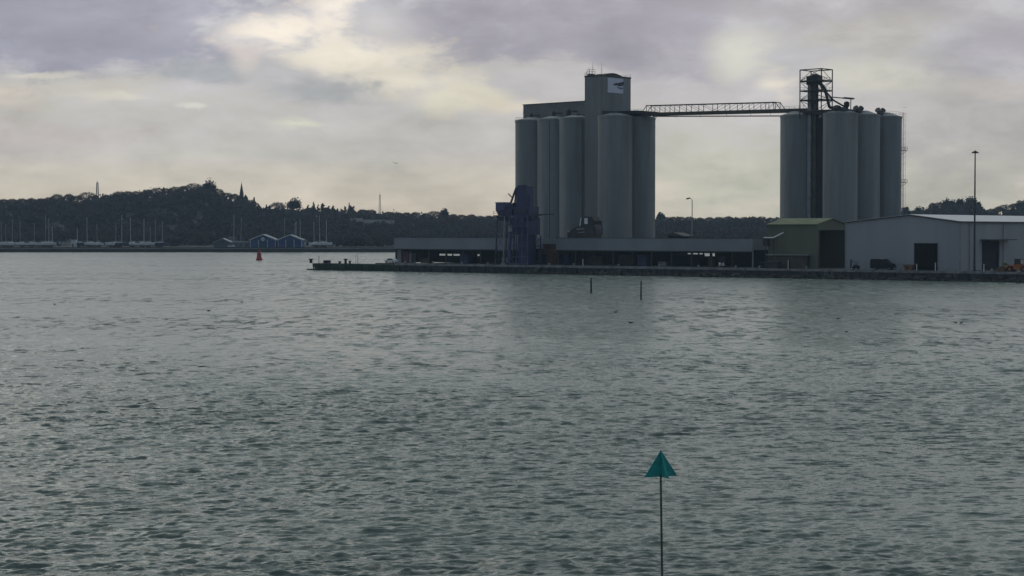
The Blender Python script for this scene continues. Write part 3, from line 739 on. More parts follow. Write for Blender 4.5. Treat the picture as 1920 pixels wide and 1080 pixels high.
# loading head on the shed roof, in front of the silos
Lh = qp(1100, 24, 0); hh = thing('loading_hopper_house', 'dark hopper house with one pale window standing behind the right shed roof before the silos', 'hopper house', (Lh.x, Lh.y, ZD), QA)
Yh = Lh.y
def hx(px): return ql(px, 24) - ql(1100, 24)
def hz(py): return zat(py, Yh) - ZD
g = MB(); g.box(hx(1089), 0, 0, hx(1113), 4, hz(414)); g.prism([(hx(1089), hz(414)), (hx(1094), hz(406)), (hx(1108), hz(406)), (hx(1116), hz(430)), (hx(1116), hz(440)), (hx(1113), hz(440)), (hx(1113), hz(414))], 'y', 0.2, 3.8); g.build('tower', M_steel, hh)
g = MB(); g.box(hx(1096), -0.12, hz(420), hx(1102), -0.004, hz(409)); g.build('window', M_white, hh)
g = MB(); g.box(hx(1062), 0.4, 0, hx(1088.9), 3.4, hz(436)); g.add([(hx(1062), 0.4, hz(436)), (hx(1088), 0.4, hz(436)), (hx(1088), 3.4, hz(436)), (hx(1062), 3.4, hz(436)), (hx(1080), 0.4, hz(424)), (hx(1088), 0.4, hz(422)), (hx(1088), 3.4, hz(422)), (hx(1080), 3.4, hz(424))],
    [(0, 3, 2, 1), (4, 5, 6, 7), (0, 1, 5, 4), (1, 2, 6, 5), (2, 3, 7, 6), (3, 0, 4, 7)]); g.build('intake_house', M_steel, hh)
g = MB(); g.tube((hx(1088.5), -0.3, hz(424)), (hx(1090.5), -0.3, hz(409)), 0.14); g.build('pale_pipe', M_white, hh)
g = MB(); g.tube((hx(1082), -0.2, hz(430)), (hx(1096), -0.2, hz(429)), 0.12); g.tube((hx(1085), -0.2, hz(436)), (hx(1097), -0.2, hz(435)), 0.12); g.tube((hx(1065), -0.2, hz(435)), (hx(1069), -0.2, hz(434)), 0.15); g.build('pale_pipe', M_galv, hh)
t = thing('site_cabin', 'small dark cabin showing above the roof of the right shed, right of the silos', 'cabin', qp(1253, 40, ZD), QA)
zc = zat(436, t.location.y) - ZD; g = MB(); g.box(0, 0, 0, 3.4, 5, zc - 1.0); g.build('walls', M_black, t); g = MB(); g.prism([(-0.2, zc - 1), (-0.2, zc - 0.8), (1.7, zc), (5.5, zc - 1.0), (5.5, zc - 1.2)], 'y', -0.2, 5.2); g.build('roof', M_steel, t)

# ------------------------------------------------------------------ olive barn
BS = 10.0; b0 = ql(1440, BS); b1 = ql(1531, BS); BW = b1 - b0
Pb = QO + QU * b0 + QN * BS; barn = thing('barn', 'olive green steel barn with a big dark doorway beside the grey warehouse', 'barn', (Pb.x, Pb.y, ZD), QA)
ze = 13.6 - ZD; zr2 = 15.2 - ZD; BD = 16.0
ya = 1.0; yb_ = BD - 0.8; dz = zat(431.5, 495) - ZD
g = MB()
g.box(0, 0, 0, BW, 0.2, ze); g.box(0, BD - 0.2, 0, BW, BD, ze); g.box(0, 0.21, 0, 0.2, BD - 0.21, ze)
g.prism([(0.201, ze + 0.001), (BD / 2, zr2 - 0.1), (BD - 0.201, ze + 0.001)], 'x', 0, 0.2)
g.prism([(0.201, 0), (ya, 0), (ya, dz), (yb_, dz), (yb_, 0), (BD - 0.201, 0), (BD - 0.201, ze), (BD / 2, zr2 - 0.1), (0.201, ze)], 'x', BW - 0.2, BW)
g.build('walls', M_green, barn)
g = MB(); g.prism([(-0.4, ze - 0.05), (-0.4, ze + 0.15), (BD / 2, zr2 + 0.15), (BD + 0.4, ze + 0.15), (BD + 0.4, ze - 0.05), (BD / 2, zr2 - 0.06)], 'x', -0.4, BW + 0.4); g.build('roof', M_groof, barn)
g = MB(); g.box(BW - 0.35, ya + 0.01, 0.01, BW - 0.21, ya + 1.0, dz); g.build('sliding_door', M_steel, barn)
g = MB(); x0_, x1_ = 0.4, ql(1515, BS - 1.5) - b0; g.box(x0_, -1.8, zat(478.6, 495) - ZD, x1_, -0.002, zat(476.8, 495) - ZD); g.build('canopy', M_galv, barn)
g = MB(); g.box(x0_ + 0.2, -1.5, 0, x1_ - 0.4, -0.01, zat(479, 495) - ZD - 0.1); g.build('lean_to', M_steel2, barn)
t = thing('loading_conveyor', 'thin pale bent conveyor sticking out left of the olive barn', 'conveyor', qp(1432, 9, ZD), QA)
zA = zat(445.5, t.location.y) - ZD; xb = ql(1450, 9) - ql(1432, 9); xc = ql(1469, 9) - ql(1432, 9)
g = MB(); g.path([(0, 0, zA), (xb, 0, zA), (xc, 0, zat(436, t.location.y) - ZD)], 0.17, 6); g.build('trough', M_white, t)
g = MB(); g.tube((0.6, 0, 0), (0.6, 0, zA), 0.12); g.tube((xb, 0.2, 0), (xb, 0.2, zA), 0.12); g.box(0, -0.6, zA - 2.2, 1.4, 0.6, zA - 0.4); g.build('stand', M_steel, t)

# ------------------------------------------------------------------ grey warehouse
WS = 6.0; a0 = ql(1586, WS); a1 = ql(1800, WS); am = ql(1705, WS); WW = a1 - a0; xm = am - a0
Pw = QO + QU * a0 + QN * WS; wh = thing('warehouse', 'large pale grey gabled warehouse with one dark square doorway in its front', 'warehouse', (Pw.x, Pw.y, ZD), QA)
we = 14.25 - ZD; wr = 16.0 - ZD; WD = 75.0
d0 = ql(1714, WS) - a0; d1 = ql(1758, WS) - a0; dzz = zat(456, 470) - ZD
g = MB(); g.prism([(0, 0), (d0, 0), (d0, dzz), (d1, dzz), (d1, 0), (WW, 0), (WW, we), (xm, wr - 0.05), (0, we)], 'y', 0, 0.25)
g.box(0, 0.251, 0, 0.25, WD, we)
# right side wall with its doorway
Pside = Pw + QU * WW
s0 = on_line(1841, Pside, QN); s1 = on_line(1874, Pside, QN); sz = zat(451, (Pside + QN * s0).y) - ZD
g.prism([(0.251, 0), (s0, 0), (s0, sz), (s1, sz), (s1, 0), (WD, 0), (WD, we), (0.251, we)], 'x', WW - 0.25, WW)
g.box(0.251, WD - 0.25, 0, WW - 0.251, WD - 0.002, we)
g.build('walls', M_clad, wh)
g = MB(); g.prism([(-0.3, we + 0.0), (-0.3, we + 0.12), (xm, wr + 0.12), (WW + 0.3, we + 0.12), (WW + 0.3, we + 0.0), (xm, wr)], 'y', -0.25, WD + 0.3); g.build('roof', M_roof2, wh)
g = MB(); g.box(WW + 0.305, -0.25, we - 0.25, WW + 0.45, WD + 0.3, we + 0.08); g.build('gutter', M_steel, wh)
g = MB(); g.prism([(-0.32, we - 0.28), (-0.32, we - 0.02), (xm, wr - 0.03), (WW + 0.32, we - 0.02), (WW + 0.32, we - 0.28), (xm, wr - 0.28)], 'y', -0.29, -0.252); g.build('verge_trim', M_steel2, wh)
for nm, xx in (('corner_trim', 0.0), ('corner_trim', WW)):
    g = MB(); g.box(xx - 0.2, -0.06, 0, xx + 0.2, -0.003, we - 0.3); g.build(nm, M_galv, wh)
g = MB(); g.box(d0 - 0.15, -0.08, 0, d0 - 0.002, -0.002, dzz + 0.15); g.box(d1 + 0.002, -0.08, 0, d1 + 0.15, -0.002, dzz + 0.15); g.box(d0, -0.08, dzz + 0.002, d1, -0.002, dzz + 0.15); g.build('door_frame', M_galv, wh)
g = MB(); g.box(WW + 0.002, s0 - 1.0, sz + 0.05, WW + 2.6, s1 + 1.0 + 4, sz + 0.3); g.build('canopy', M_steel, wh)
g = MB(); g.box(WW - 0.6, s0 + 0.01, 0.01, WW - 0.45, s1 - 0.01, sz * 0.98); g.build('roller_door', M_black, wh)
for k in range(3):
    s_ = 8 + k * 20.0; g = MB(); g.tube((WW + 0.2, s_ - 3, 0), (WW + 0.2, s_ - 3, we - 0.3), 0.1); g.build('downpipe', M_galv, wh)

# ------------------------------------------------------------------ light masts
lm = thing('high_mast_light', 'tall dark floodlight mast with a flat round head before the grey warehouse', 'light mast', qp(1827, 3.0, ZD))
Ym = lm.location.y; zt = zat(287, Ym) - ZD
g = MB(); g.tube((0, 0, 0), (0, 0, zt), 0.28, 0.14, 10); g.lathe([(0.45, 0), (0.45, 0.25), (0.3, 0.5)], n=12); g.build('pole', M_steel, lm, smooth=True)
g = MB(); g.lathe([(0.2, zt - 0.1), (0.6, zt), (0.7, zt + 0.25), (0.25, zt + 0.45), (0.1, zt + 0.6)], n=14); g.build('head_ring', M_steel, lm, smooth=True)
for k in range(4):
    a = k * math.pi / 2 + 0.5; c = (0.75 * math.cos(a), 0.75 * math.sin(a), zt + 0.05)
    g = MB(); g.cb(c, (0.5, 0.4, 0.22)); g.build('floodlight', M_galv, lm)
lp = thing('street_lamp', 'slim grey lamp post with a curved arm seen between the silo blocks', 'lamp post', qp(1297.5, 45, ZD))
Ym = lp.location.y; zt = zat(376, Ym) - ZD
g = MB(); g.tube((0, 0, 0), (0, 0, zt), 0.16, 0.11, 8); g.path([(0, 0, zt), (-0.4, 0, zt + 0.6), (-0.8, 0, zt + 0.7)], 0.08); g.build('pole', M_galv, lp)
g = MB(); g.path([(-0.7, 0, zt + 0.8), (-1.1, 0, zt + 0.55), (-1.7, 0, zt + 0.5)], 0.2, 8); g.build('lamp_head', M_steel, lp)

# ------------------------------------------------------------------ vehicles on the quay
def wheel(parent, x, y, r, w=0.28, rim=M_galv):
    g = MB(); g.tube((x, y - w / 2, r), (x, y + w / 2, r), r, n=16); wv = g.build('wheel', M_rub, parent, smooth=True)
    g = MB(); g.tube((x, y - w / 2 - 0.02, r), (x, y + w / 2 + 0.02, r), r * 0.5, n=12); g.build('rim', rim, wv, smooth=True)
def van(px, s, label, L=5.4, Wd=2.0, Hh=2.7, m=None):
    t = thing('van', label, 'van', qp(px, s, ZD), QA + 0.15)
    g = MB(); g.prism([(0, 0.45), (0, Hh - 0.25), (0.25, Hh), (L * 0.66, Hh), (L * 0.8, Hh * 0.66), (L * 0.97, Hh * 0.55), (L, Hh * 0.35), (L, 0.4)], 'y', -Wd / 2, Wd / 2); g.build('body', m, t)
    g = MB(); g.prism([(L * 0.56, Hh * 0.62), (L * 0.56, Hh * 0.86), (L * 0.68, Hh * 0.88), (L * 0.76, Hh * 0.66)], 'y', -Wd / 2 - 0.02, Wd / 2 + 0.02); g.build('window', M_glass, t)
    for x in (L * 0.2, L * 0.83):
        for y in (-Wd / 2 + 0.1, Wd / 2 - 0.1): wheel(t, x, y, 0.38)
    g = MB(); g.box(L * 0.42, -0.5, Hh, L * 0.55, 0.5, Hh + 0.16); g.build('roof_beacon', M_cream, t)
    g = MB(); g.box(L, -0.9, 0.42, L + 0.12, 0.9, 0.7); g.build('bumper', M_galv, t)
    return t
vn = van(1634, 3.0, 'dark van with a small pale roof light parked before the grey warehouse', 5.9, 2.1, 2.75, M_black)
# forklift by the barn / warehouse corner
def forklift(px, s, label, m, rz, wm=M_rub, sc=1.0):
    t = thing('forklift', label, 'forklift', qp(px, s, ZD), rz); t.scale = (sc, sc, sc)
    g = MB(); g.prism([(0.0, 0.3), (0.0, 1.0), (0.4, 1.15), (1.2, 1.0), (1.5, 0.6), (2.0, 0.55), (2.0, 0.3)], 'y', -0.55, 0.55); g.build('chassis', m, t)
    g = MB()
    for x, y in ((0.35, -0.5), (0.35, 0.5), (1.7, -0.5), (1.7, 0.5)): g.tube((x, y, 0.9), (x + (0.15 if x < 1 else -0.2), y, 2.15), 0.05, n=5)
    g.box(0.4, -0.55, 2.15, 1.6, 0.55, 2.22); g.build('cab_frame', M_steel, t)
    g = MB()
    for y in (-0.35, 0.35): g.box(2.05, y - 0.06, 0.1, 2.2, y + 0.06, 2.6)
    for z in (0.3, 1.3, 2.5): g.box(2.06, -0.3, z, 2.18, 0.3, z + 0.1)
    g.build('mast', M_steel, t)
    for y in (-0.3, 0.3): g = MB(); g.box(2.21, y - 0.06, 0.12, 3.2, y + 0.06, 0.17); g.build('fork', M_steel, t)
    for x, r in ((0.35, 0.28), (1.65, 0.35)):
        for y in (-0.55, 0.55): wheel(t, x, y, r, 0.24, wm)
    g = MB(); g.box(0.7, -0.25, 1.05, 1.2, 0.25, 1.2); g.box(0.65, -0.25, 1.2, 0.78, 0.25, 1.65); g.build('seat', M_black, t)
    return t
forklift(1610, 2.5, 'small dark forklift with pale wheels at the left corner of the grey warehouse', M_black, QA + math.pi, M_white)
forklift(1352, 11.0, 'white forklift seen end on in the opening of the right shed', M_white, R(-90) + 0.1, M_white, 1.15)
# white car at the end of the left shed
car = thing('parked_car', 'white car parked by the left end of the left shed', 'car', qp(724.5, 6.5, 2.35), QA)
g = MB(); g.prism([(0, 0.25), (0, 0.75), (0.7, 0.85), (1.3, 1.35), (2.9, 1.4), (3.6, 0.95), (4.1, 0.85), (4.1, 0.25)], 'y', -0.85, 0.85); g.build('body', M_white, car)
g = MB(); g.prism([(0.85, 0.86), (1.38, 1.28), (2.85, 1.32), (3.4, 0.92)], 'y', -0.87, 0.87); g.build('window', M_glass, car)
for x in (0.8, 3.3):
    for y in (-0.75, 0.75): wheel(car, x, y, 0.32, 0.2)
# apron under the car
g = MB(); g.prism([(ql(716, 6), 3.0), (aL - 0.01, 3.0), (aL - 0.01, 12), (ql(718, 9), 12)], 'z', -2, 2.34); o = g.build('apron', M_quay, loc=QO, rz=QA); tag(o, kind='structure')
# orange skip
t = thing('skip', 'rusty orange skip left of the dark warehouse doorway', 'skip', qp(1705, 3.0, ZD), QA)
g = MB(); g.prism([(-1.3, 1.35), (-0.85, 0.1), (0.85, 0.1), (1.3, 1.35), (1.2, 1.35), (0.78, 0.18), (-0.78, 0.18), (-1.2, 1.35)], 'y', -0.8, 0.8); g.prism([(-1.25, 1.3), (-0.85, 0.12), (0.85, 0.12), (1.25, 1.3)], 'y', -0.84, -0.801); g.prism([(-1.25, 1.3), (-0.85, 0.12), (0.85, 0.12), (1.25, 1.3)], 'y', 0.801, 0.84); g.build('body', mat('skip_paint', (0.24, 0.11, 0.05), 0.8, 0.4, 0.9), t)
g = MB(); g.box(-1.4, -0.9, 1.35, 1.4, -0.78, 1.45); g.box(-1.4, 0.78, 1.35, 1.4, 0.9, 1.45); g.build('rim', M_rust, t)
g = MB(); g.box(-0.35, -0.9, 0.55, 0.25, -0.85, 0.9); g.build('plate', M_black, t)
# orange wheel loader at the right edge
ld = thing('wheel_loader', 'orange wheel loader with its bucket low at the right edge', 'loader', qp(1878, 2.6, ZD), QA)
g = MB(); g.prism([(3.3, 0.7), (3.3, 1.6), (4.0, 1.9), (6.8, 2.0), (7.2, 1.7), (7.2, 0.8), (5.5, 0.6)], 'y', -1.0, 1.0); g.box(1.9, -0.5, 0.6, 3.4, 0.5, 1.3); g.build('body', M_orange, ld)
g = MB(); g.prism([(3.4, 1.61), (3.6, 3.0), (5.0, 3.0), (5.1, 1.95), (4.0, 1.91)], 'y', -0.75, 0.75); cab = g.build('cab', M_glass, ld)
g = MB(); g.box(3.4, -0.85, 3.0, 5.2, 0.85, 3.12); g.build('cab_roof', M_black, cab)
g = MB()
for y in (-0.5, 0.5): g.path([(3.2, y, 1.6), (1.9, y, 1.5), (1.0, y, 0.7)], 0.14, 6)
g.build('lift_arm', M_orange, ld)
g = MB(); g.prism([(1.1, 1.3), (0.7, 1.5), (-0.2, 0.9), (-0.4, 0.1), (1.0, 0.1), (1.2, 0.4)], 'y', -1.25, 1.25); g.build('bucket', M_rust, ld)
for x in (2.5, 5.9):
    for y in (-0.95, 0.95): wheel(ld, x, y, 0.72, 0.5, M_orange)
t = thing('scrap_heap', 'small heap of dull green and brown scrap beside the orange loader bucket', 'heap', qp(1885, 6.0, ZD), QA)
g = MB()
for k in range(40):
    a = random.uniform(0, 6.28); q = random.random() ** 0.7; x = 2.4 * q * math.cos(a); y = 1.4 * q * math.sin(a); z = 1.9 * (1 - q)
    g.cb((x, y, z), (random.uniform(0.4, 1.1), random.uniform(0.3, 0.9), random.uniform(0.3, 0.7)))
o = g.build('heap', M_groof, t)
# quay posts in pale colours, tyre fenders, ladders
for i, (px, s, h, lb) in enumerate(((1719, 1.5, 1.6, 'pale short post at the left side of the warehouse doorway'), (1754, 1.5, 1.9, 'pale short post at the right side of the warehouse doorway'),
                                    (1478, 4, 2.1, 'pale upright post before the olive barn'), (1845, 1.5, 1.7, 'thin pale post before the side doorway of the warehouse'),
                                    (1093, 2, 1.8, 'pale post on the quay edge before the right open shed'))):
    post(px, s, h, 0.13, lb, ZD, M_cream, 'bollard_post')
post(1480.5, 3.8, 2.2, 0.17, 'dark post right beside the pale one before the olive barn', ZD, M_black, 'bollard_post')
tyre_px = (1224, 1290, 1643, 1701, 1876, 1395, 1505, 830, 905, 1010, 1130)
src = None
fender_lb = {1224: 'right of the thinner mooring pile', 1290: 'below the lamp post between the silo blocks', 1643: 'below the dark van', 1701: 'below the orange skip', 1876: 'below the orange loader bucket', 1395: 'below the right end of the long open shed', 1505: 'below the middle of the olive barn', 830: 'below the daylight slot of the left shed', 905: 'left of the unloader legs', 1010: 'right of the navy unloader', 1130: 'between the two mooring piles'}
for i, px in enumerate(tyre_px):
    p = qp(px, -0.8, 1.25)
    if src is None:
        g = MB(); n = 16; m_ = 8; vs = []; fs = []
        for a in range(n):
            for b in range(m_):
                A = 2 * math.pi * a / n; B = 2 * math.pi * b / m_; rr_ = 0.42 + 0.17 * math.cos(B)
                vs.append((rr_ * math.cos(A), 0.15 * math.sin(B), rr_ * math.sin(A)))
        for a in range(n):
            for b in range(m_): fs.append((a * m_ + b, ((a + 1) % n) * m_ + b, ((a + 1) % n) * m_ + (b + 1) % m_, a * m_ + (b + 1) % m_))
        g.add(vs, fs); src = g.build('tyre_fender', mat('weathered_rubber', (0.09, 0.09, 0.09), 0.85, 0.4, 2), loc=p, rz=QA, smooth=True)
        tag(src, 'round tyre fender on the quay wall ' + fender_lb[px], 'fender', 'tyre fenders along the quay wall')
    else:
        c = src.copy(); COL.objects.link(c); c.location = p; c['label'] = 'round tyre fender on the quay wall ' + fender_lb[px]
for px, lb in ((1549, 'wide pale ladder on the quay wall, left of the close pair below the barn'), (1561, 'narrow pale ladder on the quay wall, right of the wide one'), (1790, 'pale ladder on the quay wall below the warehouse corner'), (675, 'dark ladder on the side of the green jetty')):
    g = MB(); m_ = M_cope if px != 675 else M_weed; w_ = 0.35 if px == 1549 else 0.22
    for x in (-w_, w_): g.tube((x, 0, -1), (x, 0, ZD + 0.3 if px != 675 else 2.1), 0.06, n=5)
    for k in range(9): g.tube((-w_, 0, -0.6 + k * 0.35), (w_, 0, -0.6 + k * 0.35), 0.04, n=5)
    tag(g.build('quay_ladder', m_, loc=qp(px, -0.75, 0), rz=QA), lb, 'ladder')
# low dark clutter by the barn
crate(1431, 9, 2.0, 1.5, 1.4, 'small dark crate at the right end of the right open shed', M_black)
crate(1450, 7, 3.6, 2.0, 1.7, 'dark skip like container low before the olive barn', M_steel, 'container', 'container')
rk = MB()
for k in range(900):
    x = ql(1000) + (ql(1990) - ql(1000)) * random.random(); q = random.uniform(0.25, 0.75)
    hgt = 0.5 + 0.45 * math.sin(x * 0.21) + 0.35 * math.sin(x * 0.67 + 1); y = -0.75 - random.random() * 1.3; z = max(-0.3, hgt * random.random() + (y + 1.4) * 0.4)
    rk.add([(x + q * a * random.uniform(0.6, 1.1), y + q * b * random.uniform(0.5, 0.9), z + q * 0.65 * c_ * random.uniform(0.5, 1)) for a in (-1, 1) for b in (-1, 1) for c_ in (-1, 1)], [(0, 1, 3, 2), (4, 6, 7, 5), (0, 4, 5, 1), (2, 3, 7, 6), (0, 2, 6, 4), (1, 5, 7, 3)])
o = rk.build('rock_armour', mat('wet_rock', (0.075, 0.075, 0.07), 0.85, 0.5, 0.7), loc=QO, rz=QA); tag(o, 'dark wet rubble heaped along the foot of the quay wall', 'rubble', kind='stuff')
src_b = None
for px, lb in ((760, 'in front of the maroon door of the left shed'), (812, 'left of the left shed daylight slot'), (866, 'below the daylight slot of the left shed'), (915, 'just left of the unloader legs'), (1030, 'just right of the unloader'), (1076, 'left of the left mooring pile'), (1160, 'between the two mooring piles'), (1236, 'right of the thinner mooring pile'), (1310, 'below the white forklift, to its left'), (1380, 'right of the white forklift'), (1424, 'at the right end of the long shed'), (1512, 'before the middle of the olive barn'), (1620, 'between the dark forklift and the dark van'), (1686, 'between the dark van and the orange skip'), (1775, 'right of the warehouse doorway'), (1860, 'before the side doorway of the warehouse')):
    p = qp(px, 0.7, ZD)
    if src_b is None:
        g = MB(); g.lathe([(0.3, 0), (0.2, 0.1), (0.18, 0.45), (0.34, 0.55), (0.32, 0.68), (0.1, 0.75)], n=12); src_b = g.build('mooring_bollard', M_galv, loc=p, smooth=True)
        tag(src_b, 'iron bollard on the quay edge ' + lb, 'bollard', 'iron bollards along the quay edge')
    else:
        c = src_b.copy(); COL.objects.link(c); c.location = p; c['label'] = 'iron bollard on the quay edge ' + lb
rb = MB()
for k in range(60):
    x = aJ - 1.5 + random.random() * 9; y = -0.9 + random.random() * 1.2; q = random.uniform(0.25, 0.6)
    if x < aJ + 1: y = random.uniform(0, 6)
    rb.add([(x + q * a * random.uniform(0.6, 1), y + q * b * random.uniform(0.6, 1), 0.05 + q * 0.7 * c_ * random.uniform(0.6, 1)) for a in (-1, 1) for b in (-1, 1) for c_ in (-1, 1)], [(0, 1, 3, 2), (4, 6, 7, 5), (0, 4, 5, 1), (2, 3, 7, 6), (0, 2, 6, 4), (1, 5, 7, 3)])
o = rb.build('rubble', M_weed, loc=QO, rz=QA); tag(o, 'weedy broken rubble at the foot of the jetty tip', 'rubble', kind='stuff')
# a low van and pallets of cargo inside the sheds
crate(950, 14, 2.4, 1.6, 1.9, 'grey crate beneath the roof just behind the unloader legs', M_galv)
crate(1335, 14, 1.6, 1.2, 2.4, 'tall thin dark crate left of the white forklift', M_steel2)
crate(1245, 15, 2.6, 2.0, 1.3, 'low pale crate in the right open shed right of the middle', M_cope)
# ------------------------------------------------------------------ far shore and hills
prof_px = [-900, -300, 0, 60, 110, 170, 230, 280, 320, 350, 385, 410, 430, 455, 480, 500, 530, 565, 600, 650, 700, 760, 830, 860, 930, 1230, 1300, 1400, 1460, 1600, 1690, 1735, 1760, 1825, 1850, 1880, 1920, 2200, 2900]
prof_y = [380, 376, 373, 373, 369, 367, 361, 355, 353, 349, 348, 358, 366, 371, 380, 386, 386, 388, 389, 391, 395, 399, 400, 403, 405, 406, 408, 407, 408, 406, 402, 388, 381, 377, 393, 386, 379, 376, 380]
YR = 1500.0
def sky_z(px): return H + (HZ - np.interp(px, prof_px, prof_y)) * YR / F
TH = 8.8
def ground_z(px, Y):
    zr = sky_z(px) - TH
    t = np.clip((Y - 1125) / (YR - 1125), 0, 1); t = t * t * (3 - 2 * t)
    z = 2.8 + (zr - 2.8) * t
    return z - np.clip((Y - YR) / 400, 0, 1) * 6
def make_hills():
    Ys = np.concatenate([[1076, 1080, 1088], np.linspace(1100, 1560, 24), [1800, 2100, 2300]])
    pxs = np.linspace(-900, 2900, 260)
    vs = []; 
    for Y in Ys:
        for p in pxs:
            z = ground_z(p, Y) if Y > 1090 else (-1.5 if Y < 1078 else (1.6 if Y < 1084 else 2.6))
            if Y > 2000: z = ground_z(p, 1560) * 0.9
            vs.append((rr(p) * Y, Y, z))
    n = len(pxs); fs = [(r * n + c, r * n + c + 1, (r + 1) * n + c + 1, (r + 1) * n + c) for r in range(len(Ys) - 1) for c in range(n - 1)]
    g = MB(); g.add(vs, fs); o = g.build('hills', M_hill, smooth=True); tag(o, kind='structure')
    g = MB(); xs = [rr(p) * 1079 for p in (-900, 2900)]
    g.box(xs[0], 1078.2, -1, xs[1], 1086, 1.95); o = g.build('far_shore', M_shore); tag(o, kind='structure')
make_hills()

for _m in (M_leafd, M_leafb, M_leafp):
    t = NT(_m.node_tree); bs = [n for n in t.n if n.type == 'BSDF_PRINCIPLED'][0]; ou = [n for n in t.n if n.type == 'OUTPUT_MATERIAL'][0]
    tr = t.add('ShaderNodeBsdfTranslucent'); mx = t.add('ShaderNodeMixShader'); mx.inputs[0].default_value = 0.4
    t.l.new(bs.inputs['Base Color'].links[0].from_socket, tr.inputs[0]); bs.inputs['Specular IOR Level'].default_value = 0.05
    t.l.new(bs.outputs[0], mx.inputs[1]); t.l.new(tr.outputs[0], mx.inputs[2]); t.l.new(mx.outputs[0], ou.inputs[0])
# foliage helper: many small faces in clumps -> numpy arrays
def clump_faces(rng, cx, cy, cz, rx, ry, rz, n, size):
    k = max(3, n // 14)
    cent = rng.normal(size=(k, 3)); cent /= np.linalg.norm(cent, axis=1)[:, None]; cent *= (0.35 + 0.5 * rng.random((k, 1)))
    cent[:, 2] = np.abs(cent[:, 2]) * 1.05 - 0.28
    idx = rng.integers(0, k, n)
    p = cent[idx] + rng.normal(size=(n, 3)) * 0.20
    c = np.stack([cx + p[:, 0] * rx, cy + p[:, 1] * ry, cz + p[:, 2] * rz], -1)
    a = rng.normal(size=(n, 3)); a /= np.linalg.norm(a, axis=1)[:, None]
    b = rng.normal(size=(n, 3)); b -= (a * b).sum(1)[:, None] * a; b /= np.linalg.norm(b, axis=1)[:, None]
    s = size * (0.6 + 0.8 * rng.random((n, 1)))
    return np.stack([c - a * s, c + b * s * 0.8, c + a * s, c - b * s * 0.8], 1)     # n,4,3
def faces_obj(name, arr, m, parent=None, loc=None):
    n = len(arr); me = bpy.data.meshes.new(name)
    me.vertices.add(n * 4); me.vertices.foreach_set('co', arr.reshape(-1).astype(np.float32))
    me.loops.add(n * 4); me.loops.foreach_set('vertex_index', np.arange(n * 4, dtype=np.int32))
    me.polygons.add(n); me.polygons.foreach_set('loop_start', (np.arange(n) * 4).astype(np.int32)); me.update(calc_edges=True)
    me.materials.append(m); o = bpy.data.objects.new(name, me); COL.objects.link(o)
    if parent: o.parent = parent
    if loc is not None: o.location = loc
    return o
rng = np.random.default_rng(11)
parts = []
for k in range(3300):
    Y = 1120 + 400 * rng.random() ** 0.9; px = rng.uniform(-330, 2250)
    if Y < 1150 and 395 < px < 625: continue
    z = ground_z(px, Y); r = rng.uniform(4.0, 6.5); h = rng.uniform(4.5, 6.5)
    parts.append(clump_faces(rng, rr(px) * Y, Y, z + h * 0.55, r, r, h, 95, 0.95))
w_ = faces_obj('woodland', np.concatenate(parts), M_leafp); tag(w_, 'dark wooded slope behind the boatyard and the silos', 'woodland', kind='stuff')

# skyline trees ---------------------------------------------------------
def make_tree(kind, h, r, seed, label, group, loc, name):
    rg = np.random.default_rng(seed)
    t = thing(name, label, 'tree', loc, rg.random() * 6, group)
    g = MB(); g.tube((0, 0, -1), (0, 0, h * 0.45), h * 0.03, h * 0.02, 7)
    for k in range(7):
        a = k * 2.4; z = h * (0.3 + 0.05 * k)
        g.tube((0, 0, z), (math.cos(a) * r * 0.6, math.sin(a) * r * 0.6, z + h * 0.3), h * 0.012, h * 0.005, 5)
    g.build('trunk', M_bark, t)
    if kind == 'conifer':
        ps = []
        for i in range(9):
            f = i / 8; q = rg.uniform(0.8, 1.5); ps.append(clump_faces(rg, rg.normal() * 0.3, 0, h * (0.18 + 0.74 * f), r * (1.15 - f) * q, r * (1.15 - f) * q, h * 0.11, 50, 0.42))
        arr = np.concatenate(ps); mm = M_leafd
    elif kind == 'bare':
        # fine twig fans radiating from the limbs
        n = 520; d = rg.normal(size=(n, 3)); d /= np.linalg.norm(d, axis=1)[:, None]; d[:, 2] = np.abs(d[:, 2]) - 0.15
        q = 0.55 + 0.45 * rg.random((n, 1)) ** 0.5
        c = d * q * np.array([r, r, h * 0.42]) + np.array([0, 0, h * 0.55])
        tdir = d + rg.normal(size=(n, 3)) * 0.35; tdir /= np.linalg.norm(tdir, axis=1)[:, None]
        sd = np.cross(tdir, rg.normal(size=(n, 3))); sd /= np.linalg.norm(sd, axis=1)[:, None]
        L = 0.9; wd = 0.16
        arr = np.stack([c - tdir * L, c + sd * wd, c + tdir * L, c - sd * wd], 1)
        arr = np.concatenate([arr, clump_faces(rg, 0, 0, h * 0.55, r * 0.75, r * 0.75, h * 0.33, 110, 0.42)]); mm = M_leafb
    else:
        arr = clump_faces(rg, 0, 0, h * 0.55, r, r, h * 0.48, 1300, 0.6); mm = M_leafd
    faces_obj('crown', arr, mm, t)
    return t
def sky_at(px, ytop, h, Y=1490):
    return (rr(px) * Y, Y, zat(ytop, Y) - h)
